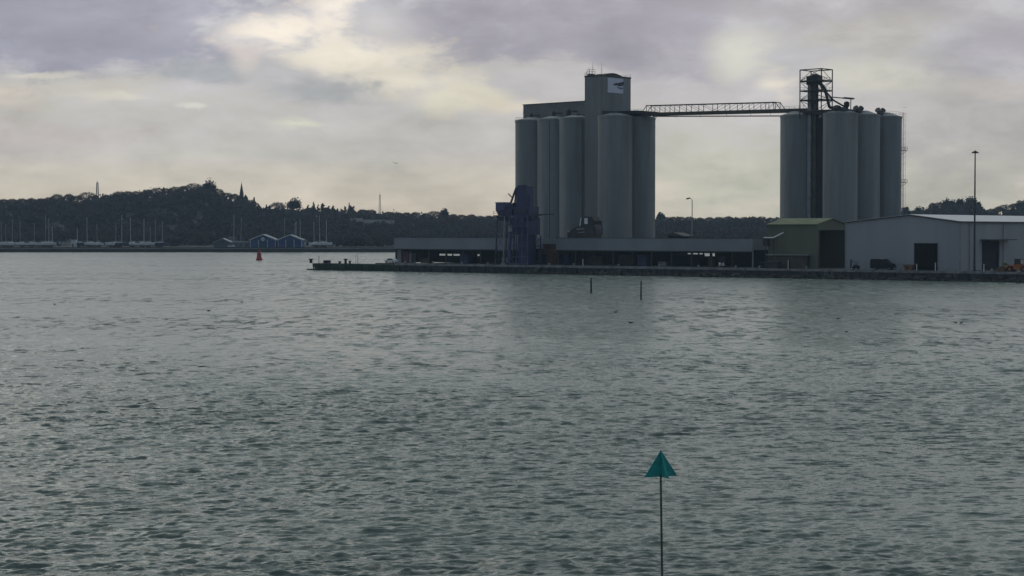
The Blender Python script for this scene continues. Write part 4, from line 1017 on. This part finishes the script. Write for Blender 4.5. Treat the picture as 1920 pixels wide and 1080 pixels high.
special = [
 ('ever', 393, 335, 15, 6.0, 'tall dark round topped tree at the highest point of the left hill', 'round_tree'),
 ('ever', 551, 369, 13, 6.6, 'big dark domed tree standing alone on the skyline above the blue boathouses', 'round_tree'),
 ('bare', 365, 340, 12, 8.0, 'wide bare brown crown just left of the tallest tree on the hilltop', 'bare_tree'),
 ('bare', 409, 350, 12, 5.5, 'rounded brown crown just right of the tallest tree on the hilltop', 'bare_tree'),
 ('bare', 425, 358, 10, 6.0, 'pale see-through bare tree between the hilltop and the church spire', 'bare_tree'),
 ('bare', 441, 361, 9, 4.6, 'low bare tree immediately left of the church spire', 'bare_tree'),
 ('bare', 108, 361, 10, 5.5, 'leftmost pale rounded bare tree on the skyline', 'bare_tree'),
 ('bare', 130, 361, 9, 4.4, 'small bare tree second from the left of the rounded ones on the skyline', 'bare_tree'),
 ('bare', 165, 357, 11, 8.0, 'wide bare tree just left of the tall hilltop mast', 'bare_tree'),
 ('bare', 200, 362, 9, 3.6, 'tiny bare tree just right of the tall hilltop mast', 'bare_tree'),
 ('bare', 224, 355.5, 11, 6.5, 'neat dome shaped bare tree right of the tall hilltop mast', 'bare_tree'),
 ('bare', 258, 355, 11, 6.5, 'second dome shaped bare tree right of the tall hilltop mast', 'bare_tree'),
 ('bare', 296, 348, 12, 6.5, 'bare tree with a raised tip halfway up the left hill', 'bare_tree'),
 ('bare', 330, 346, 11, 6.5, 'bare tree on the slope up to the hilltop', 'bare_tree'),
 ('bare', 521, 376, 10, 6.5, 'rounded brown tree left of the big domed one above the boathouses', 'bare_tree'),
 ('ever', 834, 390, 10, 3.6, 'small dark rounded tree on the low skyline left of the silos', 'round_tree'),
 ('bare', 815, 393, 9, 6.5, 'low brown tree beside the small dark one on the skyline left of the silos', 'bare_tree'),
 ('ever', 1239, 397, 9, 3.0, 'small dark tree just right of the left silo block', 'round_tree'),
 ('ever', 1697, 385, 12, 3.4, 'narrow dark tree at the foot of the caged ladder of the right silos', 'round_tree'),
 ('ever', 1722, 386, 12, 5.0, 'dark rounded tree above the left part of the warehouse roof', 'round_tree'),
 ('bare', 1748, 377, 12, 3.6, 'thin crowned tree with gaps above the warehouse ridge', 'bare_tree'),
 ('ever', 1777, 370, 13, 6.0, 'broad dark tree above the pale warehouse roof', 'round_tree'),
 ('ever', 1799, 369, 13, 4.4, 'dark tree in the middle of the clump above the pale warehouse roof', 'round_tree'),
 ('ever', 1820, 366, 13, 5.0, 'tallest dark tree just left of the floodlight mast', 'round_tree'),
 ('ever', 1833, 376, 11, 3.2, 'small dark tree just right of the floodlight mast', 'round_tree'),
 ('bare', 1886, 380, 11, 8.0, 'wide brown tree on the skyline near the right edge', 'bare_tree'),
 ('ever', 1915, 372, 12, 5.0, 'dark tree on the skyline at the very right edge', 'round_tree')]
for i, (kind, px, yt_, h, r, lb, nm) in enumerate(special):
    make_tree(kind, h, r, 100 + i, lb, 'trees on the skyline', sky_at(px, yt_ + 1, h), nm)
# rows of similar trees
srcs = [make_tree('conifer', 9, 2.0, 300 + i, 'small pointed dark conifer in the ragged row right of the domed tree on the skyline', 'pointed conifers on the skyline', sky_at(571 + 5 * i, 383 + i, 9), 'conifer') for i in range(3)]
cpx = [573, 588, 605, 617, 625, 633, 640, 655, 658, 663, 500, 506, 484, 477]
for k, px in enumerate(cpx):
    s = srcs[k % 3]; copy_thing(s, sky_at(px, np.interp(px, prof_px, prof_y) - 3.5 - (k * 7 % 5) * 0.7, 9), k * 1.1, scale=(0.8 + (k * 3 % 7) * 0.12,) * 2 + (0.75 + (k * 5 % 6) * 0.09,),
        label=None if px > 560 else 'small pointed dark conifer on the slope between the church spire and the domed tree')
for s_, px in zip(srcs, (578, 597, 647)): s_.location = sky_at(px, np.interp(px, prof_px, prof_y) - 5, 9)
bsrc = [make_tree('bare', 9, 5.0, 330 + i, 'low brown bare tree in the even treeline along the skyline', 'low trees along the skyline', (0, 0, 0), 'bare_tree') for i in range(4)]
def seg_label(px):
    if px < 100: return 'low brown bare tree in the even treeline at the far left skyline'
    if px < 480: return 'low brown bare tree filling a gap on the left hill skyline'
    if px < 700: return 'low brown bare tree among the pointed conifers on the skyline'
    if px < 810: return 'low brown bare tree right of the slim lattice mast on the skyline'
    if px < 1000: return 'low brown bare tree on the skyline close left of the silos'
    if px < 1297: return 'low brown bare tree between the left silo block and the lamp post'
    if px < 1500: return 'low brown bare tree between the lamp post and the right silo block'
    return 'low brown bare tree above the pale warehouse roof'
bpx = [8, 24, 42, 60, 78, 92, 146, 240, 277, 312, 345, 470, 585, 612, 680, 695, 728, 745, 762, 780, 798, 850, 866, 884, 900, 916, 930, 945, 1250, 1262, 1276, 1292, 1312, 1330, 1348, 1365, 1380, 1396, 1412, 1428, 1444, 1458, 1710, 1760, 1858, 1872, 1902]
for k, px in enumerate(bpx):
    y = np.interp(px, prof_px, prof_y) - 1.5 - (k * 5 % 4) * 0.6; sc = 0.85 + 0.3 * ((k * 7 % 10) / 10)
    if k < 4: b_ = bsrc[k]; b_.location = sky_at(px, y, 9)
    else: copy_thing(bsrc[k % 4], sky_at(px, y, 9 * sc), k * 0.9, scale=(sc, sc, sc), label=seg_label(px))
    if k < 4: b_['label'] = seg_label(px)

# spire and masts on the skyline
def L3(px, Y): return at(px, Y)
ch = thing('church_spire', 'pointed dark church spire on the skyline right of the hilltop', 'church', at(453.5, 1520, zat(392, 1520)))
g = MB(); zb = zat(362, 1520) - ch.location.z; zt_ = zat(343, 1520) - ch.location.z
frus(g, 0, 0, 1.5, 0, 1.45, zb); g.build('tower', M_stone, ch)
g = MB(); frus(g, 0, 0, 1.35, zb, 0.12, zt_); g.tube((0, 0, zt_), (0, 0, zt_ + 1.2), 0.08, n=4); g.build('spire', M_stone, ch)
g = MB(); g.box(1.46, -1.5, 0, 5, 1.5, zb - 4); g.prism([(1.46, zb - 4), (3.2, zb - 1.2), (5, zb - 4)], 'y', -1.5, 1.5); g.build('nave', M_stone, ch)
def lattice(px, ytop, ybot, w, label, Y=1520, solid=0.16):
    t = thing('lattice_mast', label, 'mast', at(px, Y, zat(ybot + 12, Y)))
    zt = zat(ytop, Y) - t.location.z; g = MB()
    C = [(-w, -w), (w, -w), (w, w), (-w, w)]
    for c in C: g.tube((c[0], c[1], 0), (c[0] * 0.5, c[1] * 0.5, zt), solid, n=4)
    n = 8
    for i in range(n):
        z0, z1 = zt * i / n, zt * (i + 1) / n; f0, f1 = 1 - 0.5 * i / n, 1 - 0.5 * (i + 1) / n
        for a in range(4):
            p, q = C[a], C[(a + 1) % 4]; g.tube((p[0] * f0, p[1] * f0, z0), (q[0] * f1, q[1] * f1, z1), 0.07, n=4)
    g.build('frame', M_galv, t)
    g = MB(); g.tube((0, 0, zt), (0, 0, zt + 2), 0.1, n=4); g.box(-w * 0.7, -0.2, zt - 3, -w * 0.4, 0.2, zt - 1); g.box(w * 0.4, -0.2, zt - 3.5, w * 0.7, 0.2, zt - 1.5); g.build('aerials', M_galv, t)
lattice(183.5, 342, 362, 0.9, 'pale twin columned lattice mast on the skyline at the far left', solid=0.3)
lattice(712.5, 365, 391, 0.8, 'slim pale lattice mast on the low skyline between the boathouses and the silos', solid=0.18)

# hillside houses
def house(px, py, Y, w, d, h, rh, label, wall, roof, rz=0.0, name='house', extra=None):
    z = zat(py, Y); t = thing(name, label, 'house', at(px, Y, z), rz)
    g = MB(); g.prism([(-w / 2, -3), (w / 2, -3), (w / 2, h), (0, h + rh - 0.08), (-w / 2, h)], 'y', 0, d); g.build('wall', wall, t)
    g = MB(); g.prism([(-w / 2 - 0.4, h - 0.25), (-w / 2 - 0.4, h + 0.02), (0, h + rh + 0.2), (w / 2 + 0.4, h + 0.02), (w / 2 + 0.4, h - 0.25), (0, h + rh - 0.07)], 'y', -0.5, d + 0.3); g.build('roof', roof, t)
    return t
M_pale = mat('pale_blue_render', (0.22, 0.23, 0.26), 0.9, 0.25, 0.3)
for px, py, w, lb in ((668, 410, 8, 'faint grey house on the wooded slope, left of the group of three'), (700, 413, 14, 'widest faint grey house on the wooded slope, middle of three'), (727, 414, 8, 'faint grey house on the wooded slope, right of the group of three')):
    Y = 1330; t = thing('house', lb, 'house', at(px, Y, zat(py + 15, Y)))
    g = MB(); g.box(-w / 2, 0, -3, w / 2, 8, 3.6); g.build('wall', M_pale, t)
    g = MB(); g.prism([(-0.5, 3.61), (4, 6.0), (8.5, 3.61)], 'x', -w / 2 - 0.4, w / 2 + 0.4); g.build('roof', M_slate, t)
    for k in range(int(w / 4)):
        g = MB(); x = -w / 2 + 1.4 + k * 4; g.box(x, -0.06, 1.2, x + 1.4, -0.003, 2.8); g.build('window', M_glass, t)
Y = 1350; t = thing('house', 'tiny pale bungalow high among the trees of the left hill', 'house', at(349, Y, zat(400, Y)))
g = MB(); g.box(-4.5, 0, -2, 4.5, 6, 2.4); g.build('wall', M_pale, t); g = MB(); g.prism([(-0.4, 2.41), (3, 4.2), (6.4, 2.41)], 'x', -4.9, 4.9); g.build('roof', M_slate, t)

# boathouses ------------------------------------------------------------
YB = 1092; zg = zat(463.5, YB)
g = MB(); g.box(rr(-300) * YB, 1086, 0, rr(900) * YB, 1125, zg); o = g.build('boatyard_ground', M_shore); tag(o, kind='structure')
def boathouse(pxa, pxb, apex, label, badge):
    w = (pxb - pxa) * YB / F; t = thing('boathouse', label, 'boathouse', at((pxa + pxb) / 2, YB, zg))
    h = zat(449.5, YB) - zg; rh = zat(apex, YB) - zg - h
    g = MB(); g.prism([(-w / 2 + 0.4, 0), (w / 2 - 0.4, 0), (w / 2 - 0.4, h), (0, h + rh - 0.1), (-w / 2 + 0.4, h)], 'y', 0, 14); g.build('wall', M_blue, t)
    g = MB(); g.prism([(-w / 2 - 0.3, h - 0.5), (-w / 2 - 0.3, h), (0, h + rh + 0.25), (w / 2 + 0.3, h), (w / 2 + 0.3, h - 0.5), (0, h + rh - 0.2)], 'y', -0.4, 14.4); rf = g.build('roof', M_galv, t)
    g = MB(); g.prism([(-w / 2 - 0.35, h - 0.5), (-w / 2 - 0.35, h + 0.05), (0, h + rh + 0.32), (w / 2 + 0.35, h + 0.05), (w / 2 + 0.35, h - 0.5), (0, h + rh - 0.15)], 'y', -0.6, -0.402); g.build('bargeboard', M_cream, rf)
    for x in (-w / 2 + 0.5, -w * 0.16, w * 0.17, w / 2 - 0.5):
        g = MB(); g.box(x - 0.16, -0.12, 0, x + 0.16, -0.003, h - (0 if abs(x) > w * 0.3 else 0)); g.build('door_post', M_cream, t)
    g = MB(); g.box(-w * 0.16 + 0.18, -0.08, 0, w * 0.17 - 0.18, -0.004, h * 0.9); g.build('door', mat('door_blue', (0.035, 0.08, 0.16), 0.6, 0.2, 0.5), t)
    if badge:
        g = MB(); g.tube((0, -0.3, h + 0.35), (0, -0.05, h + 0.35), 1.15, n=20); bd_ = g.build('round_sign', M_cream, t)
        g = MB()
        for k, x in enumerate((-0.55, 0, 0.55)): g.box(x - 0.13, -0.34, h + 0.05, x + 0.13, -0.302, h + 0.65)
        g.build('lettering', M_navy2, bd_)
boathouse(468, 518, 440, 'blue gabled boathouse with a round pale sign in its gable', True)
boathouse(520, 567, 440.5, 'blue gabled boathouse without a sign, right of the one with the sign', False)
# grey gabled house and low pale building
w = (434 - 401) * YB / F; t = thing('house', 'low grey gabled building at the left of the boathouse row', 'house', at(417, YB + 1, zg))
h = zat(455, YB) - zg
g = MB(); g.prism([(-w / 2, 0), (w / 2, 0), (w / 2, h), (0, h + 2.2), (-w / 2, h)], 'y', 0, 10); g.build('wall', M_slate, t)
g = MB(); g.prism([(-w / 2 - 0.8, h - 0.5), (-w / 2 - 0.8, h - 0.1), (0, h + 2.6), (w / 2 + 0.4, h + 0.1), (w / 2 + 0.4, h - 0.3), (0, h + 2.2)], 'y', -0.5, 10.4); g.build('roof', M_galv, t)
w = (467 - 434) * YB / F; t = thing('workshop', 'long low pale workshop between the grey gable and the blue boathouse', 'workshop', at(451, YB + 2, zg))
g = MB(); g.box(-w / 2, 0, 0, w / 2, 8, 2.6); g.build('wall', mat('workshop_wall', (0.24, 0.24, 0.25), 0.8, 0.2, 0.4), t)
g = MB(); g.box(-w / 2 - 0.2, -0.3, 2.6, w / 2 + 0.2, 8.2, 3.1); g.build('roof', M_galv, t)
for x in (-3.5, -0.8, 2.6): g = MB(); g.box(x, -0.08, 0.0, x + 1.7, -0.004, 2.0); g.build('door', M_slate, t)
# white hut and shed on the far left
t = thing('hut', 'white boatyard hut with a flat top among the laid up boats', 'hut', at(138, YB, zg))
g = MB(); g.box(-1.6, 0, 0, 1.4, 3, 4.2); g.build('wall', M_cream, t); g = MB(); g.box(-1.8, -0.2, 4.2, 1.6, 3.2, 4.4); g.build('roof', M_galv, t); g = MB(); g.box(-0.8, -0.05, 0, 0.1, -0.003, 2.0); g.build('door', M_slate, t)
t = thing('shelter', 'long dark roofed shelter with pale front panels left of the white hut', 'shelter', at(122, YB + 6, zg))
g = MB(); g.box(-4, -0.4, 3.2, 11, 5, 3.5); g.build('roof', M_slate, t)
for x in (-3.4, -1.2, 0.4, 2.0): g = MB(); g.box(x, -0.1, 1.8, x + 0.9, 0.1, 3.1); g.build('panel', M_cream, t)
g = MB()
for x in (-3.8, 0, 4, 8, 10.6): g.box(x, 0, 0, x + 0.2, 0.2, 3.2)
g.build('posts', M_slate, t)

# yachts -----------------------------------------------------------------
def hull_mesh(L, B, D):
    g = MB(); st = 9; ring = []
    for i in range(st):
        t = i / (st - 1); b = B / 2 * (math.sin(math.pi * (0.15 + 0.85 * t) ) ** 0.6 if t < 0.999 else 0.02)
        x = -L / 2 + L * t; sheer = D * (1 + 0.18 * t * t)
        ring.append([(x, -b, sheer), (x, -b * 0.96, D * 0.35), (x, 0, 0.05 + 0.25 * t), (x, b * 0.96, D * 0.35), (x, b, sheer)])
    vs = [p for r_ in ring for p in r_]; fs = []
    for i in range(st - 1):
        for j_ in range(4): fs.append((i * 5 + j_, i * 5 + j_ + 1, (i + 1) * 5 + j_ + 1, (i + 1) * 5 + j_))
        fs.append((i * 5 + 4, i * 5, (i + 1) * 5, (i + 1) * 5 + 4))
    fs += [(0, 1, 2, 3, 4), tuple((st - 1) * 5 + k for k in (4, 3, 2, 1, 0))]
    g.add(vs, fs); return g
def yacht(px, L, mast_top, label, rz=0.0, tilt=0.0, m=M_cream, Y=YB + 4, cradle=True, py=None):
    t = thing('yacht', label, 'sailing boat', at(px, Y, zg), rz)
    up = 0.7 if cradle else 0.05
    L *= 1.25; g = hull_mesh(L, L * 0.3, 1.8); g.v = [(a, b, c + up) for a, b, c in g.v]; g.build('hull', m, t, smooth=True)
    g = MB(); g.prism([(-L * 0.2, up + 1.7), (-L * 0.17, up + 2.3), (L * 0.15, up + 2.2), (L * 0.25, up + 1.8)], 'y', -L * 0.08, L * 0.08); g.build('cabin', M_white, t)
    if mast_top:
        zt = zat(mast_top, Y) - zg; g = MB(); g.tube((L * 0.08, 0, up + 1.2), (L * 0.08 + tilt * zt, 0, zt), 0.19, 0.15, 6)
        g.tube((L * 0.08 + tilt * zt * .6 - 0.9, 0, zt * 0.6), (L * 0.08 + tilt * zt * .6 + 0.9, 0, zt * 0.6), 0.04, n=4)
        g.tube((L * 0.08, 0, up + 2.7), (-L * 0.33, 0, up + 2.6), 0.12, n=5); g.build('mast', random.choice((M_mast, M_galv, M_mast2)), t)
        g = MB(); g.tube((L * 0.08 + tilt * zt, 0, zt), (L * 0.48, 0, up + 1.4), 0.02, n=3); g.tube((L * 0.08 + tilt * zt, 0, zt), (-L * 0.48, 0, up + 1.3), 0.02, n=3); g.build('rigging', M_galv, t)
    g = MB()
    for x in (-L * 0.22, L * 0.22):
        for s_ in (-1, 1): g.tube((x, s_ * L * 0.16, 0), (x, s_ * L * 0.09, up + 0.5), 0.08, n=4)
    g.box(-L * 0.2, -0.12, 0, L * 0.1, 0.12, up + 0.3); g.build('cradle', M_rust, t)
    return t
yl = [(5, 7, 415, 'laid up yacht at the very left edge with a faint mast'), (22, 5, 411, 'small laid up yacht with the tall pale mast second from the left edge'),
 (40, 6, 416, 'short pale yacht with a medium mast, third from the left edge'), (62, 8, 417, 'pale yacht left of the pair with the tallest masts on the left'),
 (84, 7, 402, 'yacht carrying the tallest mast of the left boatyard'), (90, 6, 408, 'yacht just right of the one with the tallest mast'),
 (147, 5, 428, 'yacht with a short mast right behind the white hut'), (166, 7.5, 408, 'pale yacht right of the white hut with a thin mast'),
 (184, 5, 420, 'small dark topped yacht between two pale ones right of the hut'), (206, 4.5, None, 'small mastless white boat in the middle of the left boatyard'),
 (226, 7.5, 403, 'pale yacht with the tall mast in the middle of the left boatyard'), (247, 6.5, 408, 'yacht right of the tall masted one with a faint mast'),
 (268, 6.5, 410, 'yacht third from the right end of the left boatyard'), (280, 6, 425, 'low yacht second from the right end of the left boatyard'),
 (294, 7.5, 412, 'long low yacht at the right end of the left boatyard'),
 (13, 5.5, 420, 'yacht with a short mast between the two leftmost boats'), (97, 5, 424, 'yacht with a low mast right of the tallest mast pair'), (216, 5, 418, 'yacht with a shortish mast just left of the tall masted one in the middle'), (303, 6, 414, 'last yacht beyond the long low one at the right end of the left boatyard'),
 (441, 7, 402, 'yacht behind the pale workshop with the taller mast', -0.004), (453, 6.5, 408, 'yacht behind the pale workshop with the leaning mast', -0.045),
 (531, 7, 409, 'yacht behind the right blue boathouse with a leaning mast', 0.02), (551, 6, 418, 'leftmost of three close masts behind the right blue boathouse'),
 (557, 6, 416, 'middle of three close masts behind the right blue boathouse'), (561, 6, 411, 'rightmost of three close masts behind the right blue boathouse'),
 (591, 6, 416, 'dim yacht just right of the blue boathouses'), (602, 7, 404, 'yacht with the tallest mast right of the blue boathouses', 0.01), (610, 6.5, 411, 'rightmost yacht of the boatyard')]
for i, y_ in enumerate(yl):
    px, L, mt, lb = y_[:4]; ti = y_[4] if len(y_) > 4 else random.uniform(-0.01, 0.01)
    Yv = YB + 17 if (430 < px < 565 ) else YB + 3 + (i % 3) * 2
    yacht(px, L, mt, lb, rz=random.choice((0, math.pi)) + random.uniform(-0.25, 0.25), tilt=ti, m=(M_white, M_white, mat('navy_hull', (0.05, 0.06, 0.10), 0.4, 0.2, 1), M_white)[i % 4] if i > 2 else M_white, Y=Yv)
t = thing('dinghy', 'bright white dinghy propped at an angle right of the blue boathouses', 'dinghy', at(586, YB - 1, zg + 0.1), 0.2)
g = hull_mesh(3.4, 1.5, 0.6); ob_ = g.build('hull', M_white, t, smooth=True); ob_.rotation_euler = (0, R(-38), 0); ob_.location = (0, 0, 1.2)
g = MB(); g.tube((-1, 0, 0), (0.2, 0, 1.6), 0.08); g.build('prop', M_rust, t)
cr_ = thing('parked_car', 'small pale car in front of the pale workshop on the far shore', 'car', at(427, YB - 2, zg), 0)
g = MB(); g.prism([(0, 0.25), (0, 0.85), (0.7, 0.9), (1.2, 1.45), (2.8, 1.45), (3.5, 0.95), (4.1, 0.85), (4.1, 0.25)], 'y', -0.85, 0.85); g.build('body', M_white, cr_)
g = MB(); g.prism([(0.85, 0.91), (1.3, 1.35), (2.7, 1.35), (3.3, 0.96)], 'y', -0.87, 0.87); g.build('window', M_glass, cr_)
for x in (0.8, 3.3): 
    for y in (-0.75, 0.75): wheel(cr_, x, y, 0.3, 0.2)

# ------------------------------------------------------------------ things in the water
by = thing('channel_buoy', 'red channel marker buoy floating before the blue boathouses', 'buoy', at(486, wl(488), 0))
g = MB(); g.lathe([(1.0, -0.4), (1.35, 0.0), (1.35, 0.65), (1.1, 0.85)], n=20); g.build('float', M_red, by, smooth=True)
g = MB(); frus(g, 0, 0, 0.95, 0.85, 0.62, 3.2); g.build('tower', M_red, by)
g = MB(); g.box(-0.5, -0.5, 3.3, 0.5, 0.5, 4.1); g.tube((0, 0, 3.2), (0, 0, 4.3), 0.08); g.build('topmark', M_red, by)
for px, yb0, yt0, r, lb, lean in ((1108.7, 549, 521.5, 0.20, 'left and nearer the quay of the two dark mooring piles in the water', 0.05), (1201.8, 562, 527, 0.15, 'right and thinner of the two dark mooring piles in the water', -0.04)):
    Y = wl(yb0); t = thing('mooring_pile', lb, 'pile', at(px, Y, 0)); zt_ = zat(yt0, Y)
    g = MB(); g.tube((0, 0, -1.5), (-lean, 0, zt_), r * 1.15, r * 0.75, 10); g.build('pile', M_timber, t, smooth=True)
    g = MB(); g.lathe([(r * 0.86, zt_ - 0.28), (r * 0.86, zt_ - 0.12)], (-lean, 0), 10); g.lathe([(r * 0.7, zt_), (r * 0.3, zt_ + 0.1)], (-lean, 0), 10); g.build('iron_band', M_rust, t)
# green beacon in the foreground
YG = 60.0
bc = thing('channel_beacon', 'green topmark of crossed triangular plates on a thin leaning pole in the foreground', 'beacon', at(1244, YG, 0))
def zfg(py): return H + YG * math.tan(math.atan((540 - py) / F) - R(1.71))
zt_, zb_ = zfg(844), zfg(893)
xo = -0.07
g = MB(); g.tube((0.02, 0, -1.5), (xo, 0, zb_ + 0.05), 0.042, 0.034, 10); g.build('pole', mat('weathered_pole', (0.10, 0.12, 0.115), 0.6, 0.5, 3), bc, smooth=True)
for k, a in enumerate((R(22), R(112))):
    g = MB(); w = 0.575; c = Vector((xo, 0, 0))
    d = Vector((math.cos(a), math.sin(a), 0)); nrm = Vector((-math.sin(a), math.cos(a), 0)) * 0.008
    hgt = zt_ - zb_
    prof = [(-w, 0), (-w * 0.97, 0.06), (-w * 0.74, 0.28 * 1.0 * hgt / 1.0), (-0.02, hgt), (0.02, hgt), (w * 0.74, 0.28 * hgt), (w * 0.97, 0.06), (w, 0)]
    if k:
        halves = [[(-w, 0), (-0.012, 0), (-0.012, hgt)], [(w, 0), (0.012, hgt), (0.012, 0)]]
    else:
        halves = [[(-w, 0), (w, 0), (0, hgt)]]
    for hf in halves:
        A = [c + d * p + Vector((0, 0, zb_ + q)) - nrm for p, q in hf]; B_ = [x + nrm * 2 for x in A]; n = len(hf)
        g.add(A + B_, [tuple(range(n)), tuple(range(2 * n - 1, n - 1, -1))] + [(i, (i + 1) % n, n + (i + 1) % n, n + i) for i in range(n)])
    # stiffening flange on the lower edges
    for s_ in (-1, 1):
        g.tube(c + d * (w * s_) + Vector((0, 0, zb_)), c + d * (0.035 * s_) + Vector((0, 0, zb_)), 0.012, n=5)
    g.build('topmark_plate', M_teal, bc)
# seabirds ---------------------------------------------------------------
def bird_mesh(L):
    g = MB(); rings = [(-0.5, 0.02, 0.16), (-0.38, 0.07, 0.11), (-0.15, 0.16, 0.08), (0.1, 0.17, 0.08), (0.3, 0.12, 0.12), (0.40, 0.06, 0.24), (0.42, 0.045, 0.34), (0.47, 0.055, 0.42), (0.54, 0.03, 0.42), (0.66, 0.008, 0.40)]
    n = 8; vs = []
    for x, r, z in rings:
        for i in range(n):
            a = 2 * math.pi * i / n; vs.append((x * L, math.cos(a) * r * L, (z + math.sin(a) * r * 0.8) * L))
    fs = [(k * n + i, k * n + (i + 1) % n, (k + 1) * n + (i + 1) % n, (k + 1) * n + i) for k in range(len(rings) - 1) for i in range(n)] + [tuple(range(n - 1, -1, -1)), tuple(range((len(rings) - 1) * n, len(rings) * n))]
    g.add(vs, fs); return g
birds = [(102, 571, 0.55, 'dark seabird afloat alone at the far left of the water'), (391, 583, 0.7, 'dark seabird afloat on the left half of the water below the red buoy'),
 (1154, 586, 0.6, 'dark seabird afloat midway between the two mooring piles'), (1183, 606, 0.8, 'largest dark seabird afloat below the two mooring piles'),
 (1572, 598, 0.6, 'dark seabird afloat on the right below the olive barn'), (1588, 623, 0.5, 'dark seabird afloat nearest on the right side'),
 (1793, 606, 0.6, 'left of a pair of dark seabirds afloat at the far right'), (1803, 606, 0.6, 'right of a pair of dark seabirds afloat at the far right'),
 (453, 567, 0.5, 'tiny dark seabird afloat below the gap between buoy and jetty'), (1318, 567, 0.5, 'tiny dark seabird afloat right of the thinner mooring pile')]
for i, (px, py, L, lb) in enumerate(birds):
    o = bird_mesh(L).build('seabird', M_feather, loc=at(px, wl(py), 0.02), rz=random.uniform(-0.6, 0.6) + (math.pi if i % 3 == 0 else 0), smooth=True); tag(o, lb, 'bird', 'seabirds afloat')
g = bird_mesh(0.5); Yg = 420.0
g.add([(0.1, 0, 0.1), (-0.12, 0, 0.1), (-0.2, 0.7, 0.3), (0.05, 0.6, 0.3), (0.1, 0, 0.13), (-0.12, 0, 0.13), (-0.2, 0.7, 0.33), (0.05, 0.6, 0.33)], [(0, 1, 2, 3), (7, 6, 5, 4), (0, 4, 5, 1), (1, 5, 6, 2), (2, 6, 7, 3), (3, 7, 4, 0)])
g.add([(0.1, 0, 0.1), (-0.12, 0, 0.1), (-0.2, -0.7, 0.2), (0.05, -0.6, 0.2), (0.1, 0, 0.13), (-0.12, 0, 0.13), (-0.2, -0.7, 0.23), (0.05, -0.6, 0.23)], [(0, 3, 2, 1), (4, 5, 6, 7), (0, 1, 5, 4), (1, 2, 6, 5), (2, 3, 7, 6), (3, 0, 4, 7)])
tag(g.build('gull', M_gull, loc=at(743, Yg, zat(307.5, Yg)), rz=R(70), smooth=True), 'faint grey gull flying low in the sky between the hill and the silos', 'bird')

# ------------------------------------------------------------------ thin winter haze over the estuary
hz_m = bpy.data.materials.new('winter_haze'); hz_m.use_nodes = True; t = NT(hz_m.node_tree); t.n.clear()
vol = t.add('ShaderNodeVolumePrincipled'); o = t.add('ShaderNodeOutputMaterial'); t.l.new(vol.outputs[0], o.inputs['Volume'])
vol.inputs['Color'].default_value = (0.58, 0.80, 1.0, 1); vol.inputs['Density'].default_value = 0.00011
g = MB(); g.box(-3700, -200, -8, 3700, 2400, 110); hzo = g.build('haze', hz_m); tag(hzo, kind='stuff')
